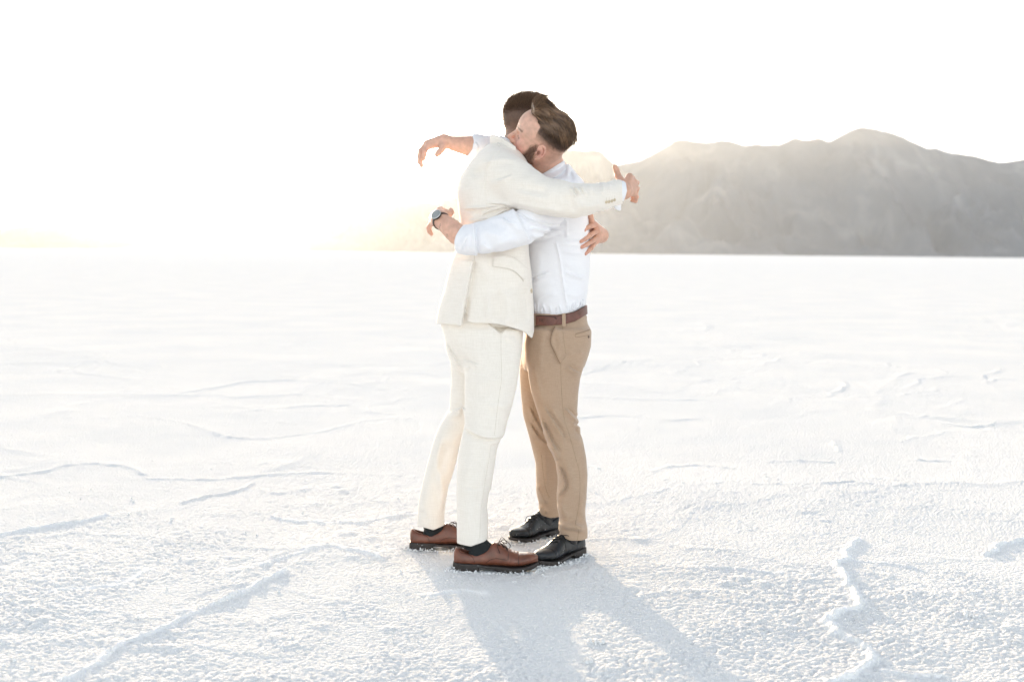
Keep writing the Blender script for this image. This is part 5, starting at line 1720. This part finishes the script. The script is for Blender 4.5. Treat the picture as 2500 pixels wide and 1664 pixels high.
    # ---- shirt
    rows_s = [(405, 1338, 1392, 4.46, .075), (418, 1318, 1403, 4.48, .130), (433, 1300, 1412, 4.495, .172), (447, 1293, 1417, 4.50, .190), (490, 1283, 1428, 4.50, .198), (525, 1280, 1435, 4.50, .192), (565, 1278, 1439.5, 4.50, .184), (600, 1277, 1439, 4.50, .176), (640, 1277, 1438.5, 4.50, .168), (700, 1281, 1436, 4.50, .158), (735, 1289, 1430, 4.50, .150), (780, 1297, 1427, 4.50, .146)]
    ss_ = Slices(rows_s, 2.35)
    near = pts3([(1385, 468, 4.345, .072), (1335, 515, 4.235, .066), (1278, 553, 4.125, .0625), (1250, 560, 4.108, .062), (1219, 570, 4.10, .0610), (1176, 580, 4.105, .0555), (1140, 586, 4.115, .0520), (1110, 584, 4.125, .049)])
    farr = pts3([(1345, 438, 4.61, .068), (1250, 385, 4.64, .056), (1195, 363, 4.59, .0470), (1165, 358, 4.57, .0455), (1140, 357, 4.56, .045)])
    ds = DMap(1060, 320, 1480, 790)
    ds.fold([(1252, 508), (1269, 536), (1281, 560), (1296, 588)], .008, 14, 'step', .05)
    ds.fold([(1264, 516), (1291, 536), (1339, 549), (1380, 550)], .005, 5, 'pleat')
    ds.fold([(1284, 556), (1310, 558), (1345, 563), (1380, 562)], .004, 5, 'pleat')
    ds.fold([(1290, 575), (1325, 578), (1362, 573)], .003, 5)
    ds.fold([(1291, 592), (1330, 584), (1362, 572), (1400, 566)], -.004, 5)
    ds.fold([(1381, 531), (1385, 552), (1383, 580)], .0030, 3, 'ridge', .05)
    ds.fold([(1356, 588), (1366, 630), (1374, 686), (1384, 752)], .0028, 3, 'ridge', .05)
    ds.fold([(1350, 560), (1370, 572), (1400, 576), (1430, 572)], .002, 5)
    ds.fold([(1363, 588), (1388, 584), (1428, 582)], .0028, 4)
    ds.fold([(1364, 597), (1392, 597), (1425, 600)], .0024, 4)
    ds.fold([(1368, 610), (1396, 616), (1430, 620)], .0026, 5)
    ds.fold([(1376, 659), (1400, 672), (1434, 680)], .004, 5, 'pleat')
    ds.fold([(1370, 640), (1396, 650), (1425, 655)], .002, 6)
    ds.fold([(1300, 682), (1318, 672), (1342, 664)], .0045, 5, 'pleat')
    ds.fold([(1299, 678), (1304, 681), (1312, 679)], -.005, 4)
    ds.fold([(1300, 700), (1325, 690), (1355, 688)], .002, 7)
    ds.fold([(1305, 740), (1330, 720), (1365, 715)], .003, 7)
    ds.fold([(1380, 715), (1405, 722), (1428, 715)], .0025, 7)
    ds.fold([(1315, 610), (1318, 650), (1312, 690)], .002, 9)
    for u, l in ((1306, 20), (1313, 24), (1321, 18), (1330, 14), (1344, 12), (1358, 12), (1368, 16), (1390, 14), (1398, 18), (1404, 16), (1410, 18), (1416, 16), (1421, 14)):
        vb = np.interp(u, *vtop)
        ds.fold([(u, vb + 4), (u + (u - 1360) * .03, vb - l * .5), (u + 6 * math.sin(u), vb - l - 8)], .0032, 2.6, 'pleat', .3)
    # the rolled cuff and the sleeve
    ds.fold([(1159, 545), (1161, 582), (1166, 628)], .005, 7, 'step', .05)
    ds.fold([(1163, 552), (1165, 585), (1168, 618)], -.003, 4)
    ds.fold([(1141, 573), (1131, 592), (1128, 615)], .0030, 6, 'pleat', .2)
    ds.fold([(1146, 560), (1142, 590), (1146, 618)], .003, 6)
    ds.fold([(1176, 590), (1186, 604), (1204, 612)], .004, 6)
    ds.fold([(1180, 556), (1200, 572), (1230, 578)], .003, 10)
    ds.fold([(1224, 528), (1236, 540), (1258, 546)], .004, 5, 'pleat')
    ds.fold([(1240, 528), (1255, 545), (1272, 570)], .003, 8)
    ds.fold([(1205, 600), (1235, 590), (1270, 584)], .003, 8)
    ds.fold([(1190, 545), (1215, 548), (1238, 560)], -.003, 8)
    ds.fold([(1160, 346), (1168, 358), (1164, 372)], .004, 4, 'step', .1)
    # shoulder creases and collar seat
    ds.fold([(1396, 408), (1392, 424), (1402, 440)], -.004, 4)
    ds.fold([(1383, 398), (1390, 414), (1384, 432)], .004, 5)
    ds.fold([(1346, 438), (1366, 424), (1380, 410)], .003, 4, 'pleat')
    ds.fold([(1352, 444), (1374, 436), (1396, 440)], .003, 5)
    ds.a *= 2.4
    def f_s(p):
        u, v = px(p)
        t = ss_(p)
        t = np.maximum(t, (v - np.interp(u, *vtop) - 8) * 1.55e-3)
        n_ = chain(p, near, .014)
        lineu = np.interp(v, [530, 546, 560, 575, 590, 607, 625], [1141, 1134, 1122, 1113, 1109, 1109.5, 1118])
        n_ = np.maximum(n_, (lineu - u) * 1.48e-3)
        inner = chain(p, [(a, r - .011) for a, r in near])
        n_ = np.maximum(n_, -np.maximum(inner, (u - 1150) * 1.48e-3))
        f_ = chain(p, farr, .014)
        lineu = np.interp(v, [325, 331, 345, 363, 383, 390], [1148, 1153.5, 1157.5, 1154, 1140, 1132])
        f_ = np.maximum(f_, (lineu - u) * 1.6e-3)
        return smin(smin(t, n_, .022), f_, .025)
    g_s = relief(f_s, ds, lambda q: np.where(px(q)[0] < 1200, 4.7, 4.48), .0020, 9, 7, 81)
    lo = np.array([P(1095, 600, 4.5)[0] - .02, 3.99, P(1300, 785, 4.4)[2]]); hi = np.array([P(1450, 600, 4.5)[0] + .02, 4.80, P(1300, 318, 4.5)[2]])
    sh, Vs, Fs = add_mesh("shirt", g_s, lo, hi, .0039, M_SHIRT, root, base)
    sh["label"] = "white cotton shirt with rolled sleeves"
    bs = bvh_of(Vs, Fs)
    seam_on("seam", bs, [(1356, 588), (1366, 630), (1374, 686), (1384, 752)], .0012, M_SHIRT_SEAM, sh, base, .0004)
    seam_on("seam", bs, [(1253, 512), (1269, 536), (1281, 560), (1294, 585)], .0009, M_SHIRT_SEAM, sh, base)
    # collar leaf folded down round the neck
    off = len(Vs)
    bns = bvh_of(np.concatenate([Vs, V]), np.concatenate([Fs, F + off]))
    patch_on("collar", bns, [(1319, 427), (1332, 419.5), (1346, 411), (1360, 402), (1375, 393)], [(1336, 443), (1346, 441), (1358, 435), (1370, 427), (1382, 416)], M_SHIRT, sh, base, .0045, 9, 22, .004, .003)
    seam_on("collar_edge", bns, [(1319, 427), (1332, 419.5), (1346, 411), (1360, 402), (1375, 393)], .0024, M_SHIRT, sh, base, .003)
    # ---- wristwatch
    wc = P(1078, 540, 4.165); a_ = P(1073, 534, 4.175) - P(1098, 555, 4.145); a_ = a_ / np.linalg.norm(a_)
    a_ = np.array([-.46, .74, .49]); a_ /= np.linalg.norm(a_)
    n_ = np.array([-.50, -.62, .62]); n_ = n_ - (n_ @ a_) * a_; n_ /= np.linalg.norm(n_)
    b_ = np.cross(a_, n_)
    watch_c = P(1072.5, 528.5, 4.13)
    rp, _, _ = ring(wc + a_ * .004, a_, .0315, 40, 1.0, n_)
    Vr, Fr = tube_geo(rp, .0085, 8, .28, (rp - wc), True)
    strap = mesh_obj("wristwatch", Vr, Fr, M_STRAP, root, True, base)
    strap["label"] = "round wristwatch with a pale dial and dark strap"
    def lathe(prof, c, ax_, bx, by, n=28):
        V_, F_ = [], []
        for rr, zz in prof:
            for k in range(n):
                t = 2 * math.pi * k / n
                V_.append(c + ax_ * zz + rr * (math.cos(t) * bx + math.sin(t) * by))
        for i in range(len(prof) - 1):
            for k in range(n):
                k2 = (k + 1) % n
                F_.append((i * n + k, i * n + k2, (i + 1) * n + k2, (i + 1) * n + k))
        F_.append(tuple((len(prof) - 1) * n + k for k in range(n)))
        return np.array(V_), F_
    c0 = wc + a_ * .004 + n_ * .029
    Vw, Fw = lathe([(.017, 0), (.0205, .002), (.0205, .009), (.0185, .0105), (.0180, .0100)], c0, n_, a_, b_)
    mesh_obj("watch_case", Vw, Fw, M_STRAP, strap, True, base)
    Vw, Fw = lathe([(.0205, .0088), (.0203, .0108), (.0184, .0112)], c0, n_, a_, b_)
    mesh_obj("bezel", Vw, Fw[:-1], M_STEEL, strap, True, base)
    Vw, Fw = lathe([(.0185, .0108), (.0180, .0114), (.010, .0118), (.001, .0119)], c0, n_, a_, b_)
    mesh_obj("watch_face", Vw, Fw, M_DIAL, strap, True, base)
    # a second narrow band below the hand
    rp2, _, _ = ring(P(1070, 556, 4.20), (-.3, .8, .3), .017, 20, 1.0)
    # ---- shoes
    def gz(u, v): return np.array(G(u, v))
    h1 = gz(1434, 1353) + np.array([-.018, .030, 0]); t1 = gz(1317, 1389) + np.array([-.012, .026, 0])
    up, loc, wor, bv = build_shoe(root, base, h1, t1, M_BLACK, M_BLACK_SEAM, None, M_SOLE, .004, "black leather shoe with loose laces",
        bow=[[(0, 0, .004), (-.012, -.012, .03), (-.030, -.022, .040), (-.034, -.020, .020), (-.01, -.004, .004)], [(0, 0, 0), (.01, .03, -.004), (.008, .044, -.035), (.012, .050, -.06)],
             [(0, 0, 0), (.016, .016, -.02), (.03, .03, -.045)], [(0, 0, 0), (-.012, .03, .006), (-.03, .042, -.004), (-.02, .03, -.01)]])
    h2 = gz(1367, 1302) + np.array([-.004, .02, 0]); t2 = gz(1247, 1332) + np.array([-.002, .035, 0])
    up2, loc2, wor2, bv2 = build_shoe(root, base, h2, t2, M_BLACK, M_BLACK_SEAM, None, M_SOLE, .012, "black leather shoe dusted with salt",
        bow=[[(0, 0, .0), (.015, .014, .010), (.035, .018, -.012), (.045, .018, -.034)], [(0, 0, 0), (.02, -.02, -.004), (.03, -.026, -.03)]])
    for (wr, top) in ((wor, P(1400, 1300, 4.332)), (wor2, P(1344, 1250, 4.66))):
        a1 = wr(np.array([-.078, 0, .03])); b1 = wr(np.array([-.055, 0, .09])); c1 = wr(np.array([-.012, 0, .088]))
        def f_k(p):
            d = chain(p, [(a1, .026), (b1, .033), (np.array(top), .034)])
            return d
        lo, hi = extent(np.array([a1, b1, c1, top]), .05)
        add_mesh("sock", f_k, lo, hi, .004, M_BLACK, root, base)
    return root

# ------------------------------------------------------------------ loose salt round the shoes and on the flat
def build_crystals():
    r_ = np.random.default_rng(33)
    ico_v = np.array([(0, 0, 1), (.894, 0, .447), (.276, .851, .447), (-.724, .526, .447), (-.724, -.526, .447), (.276, -.851, .447),
                      (.724, .526, -.447), (-.276, .851, -.447), (-.894, 0, -.447), (-.276, -.851, -.447), (.724, -.526, -.447), (0, 0, -1)])
    ico_f = np.array([(0, 1, 2), (0, 2, 3), (0, 3, 4), (0, 4, 5), (0, 5, 1), (1, 6, 2), (2, 7, 3), (3, 8, 4), (4, 9, 5), (5, 10, 1),
                      (2, 6, 7), (3, 7, 8), (4, 8, 9), (5, 9, 10), (1, 10, 6), (11, 7, 6), (11, 8, 7), (11, 9, 8), (11, 10, 9), (11, 6, 10)])
    C = []
    for fx, fy, fz, rx, ry, rot in FEET:
        n = 620
        a = r_.random(n) * 2 * math.pi
        k = 0.98 + np.abs(r_.normal(size=n)) * .12
        ox, oy = np.cos(a) * rx * .93 * k, np.sin(a) * ry * .86 * k
        c, s = math.cos(rot), math.sin(rot)
        sz = .0010 + .0036 * r_.random(n) ** 3
        z = sz * .5 + .010 * r_.random(n) ** 4 * (k < 1.08)
        C.append(np.stack([fx + ox * c - oy * s, fy + ox * s + oy * c, z, sz], 1))
    n = 500
    d = 2.7 + 3.6 * r_.random(n) ** 1.5
    x = (r_.random(n) - .5) * d * 1.05
    sz = .0018 + .0055 * r_.random(n) ** 4
    gz = ground_height(x, d)
    C.append(np.stack([x, d, gz + sz * .3, sz], 1))
    # a few larger crumbs
    lum = [(2370, 1503, .017), (2385, 1506, .011), (1450, 1567, .014), (1462, 1572, .011), (1438, 1570, .008), (1440, 1616, .012), (1370, 1484, .008), (1255, 1420, .008), (1440, 1610, .010), (230, 1512, .010), (345, 1518, .012), (20, 1530, .014), (15, 1575, .015), (40, 1580, .010)]
    for u, v, s in lum:
        g = G(u, v)
        for k in range(7):
            C.append(np.array([[g[0] + r_.normal() * s * .8, g[1] + r_.normal() * s * .6, s * .3, s * (.2 + .35 * r_.random())]]))
    C = np.concatenate(C)
    m = len(C)
    rot = r_.normal(size=(m, 3, 3)); rot, _ = np.linalg.qr(rot)
    V = np.einsum('nij,vj->nvi', rot, ico_v) * (C[:, 3][:, None, None] * (1 + .35 * r_.normal(size=(m, 12, 1)).clip(-1.2, 1.2))) + C[:, None, :3]
    F = (np.arange(m) * 12)[:, None, None] + ico_f[None]
    ob = mesh_obj("salt_crystals", V.reshape(-1, 3), F.reshape(-1, 3), simple_mat("salt_crumb", (.86, .865, .87), .8, noise=.03, spec=.2, sss=.0), None, True)
    tag(ob, "loose white salt crumbs scattered on the crust and round the shoe soles", None, kind="stuff")
import time
_t=time.time()
build_suit_man()
print("suit man", time.time()-_t); _t=time.time()
build_shirt_man()
print("shirt man", time.time()-_t)
build_ground()
build_crystals()
build_mountains()
build_haze()
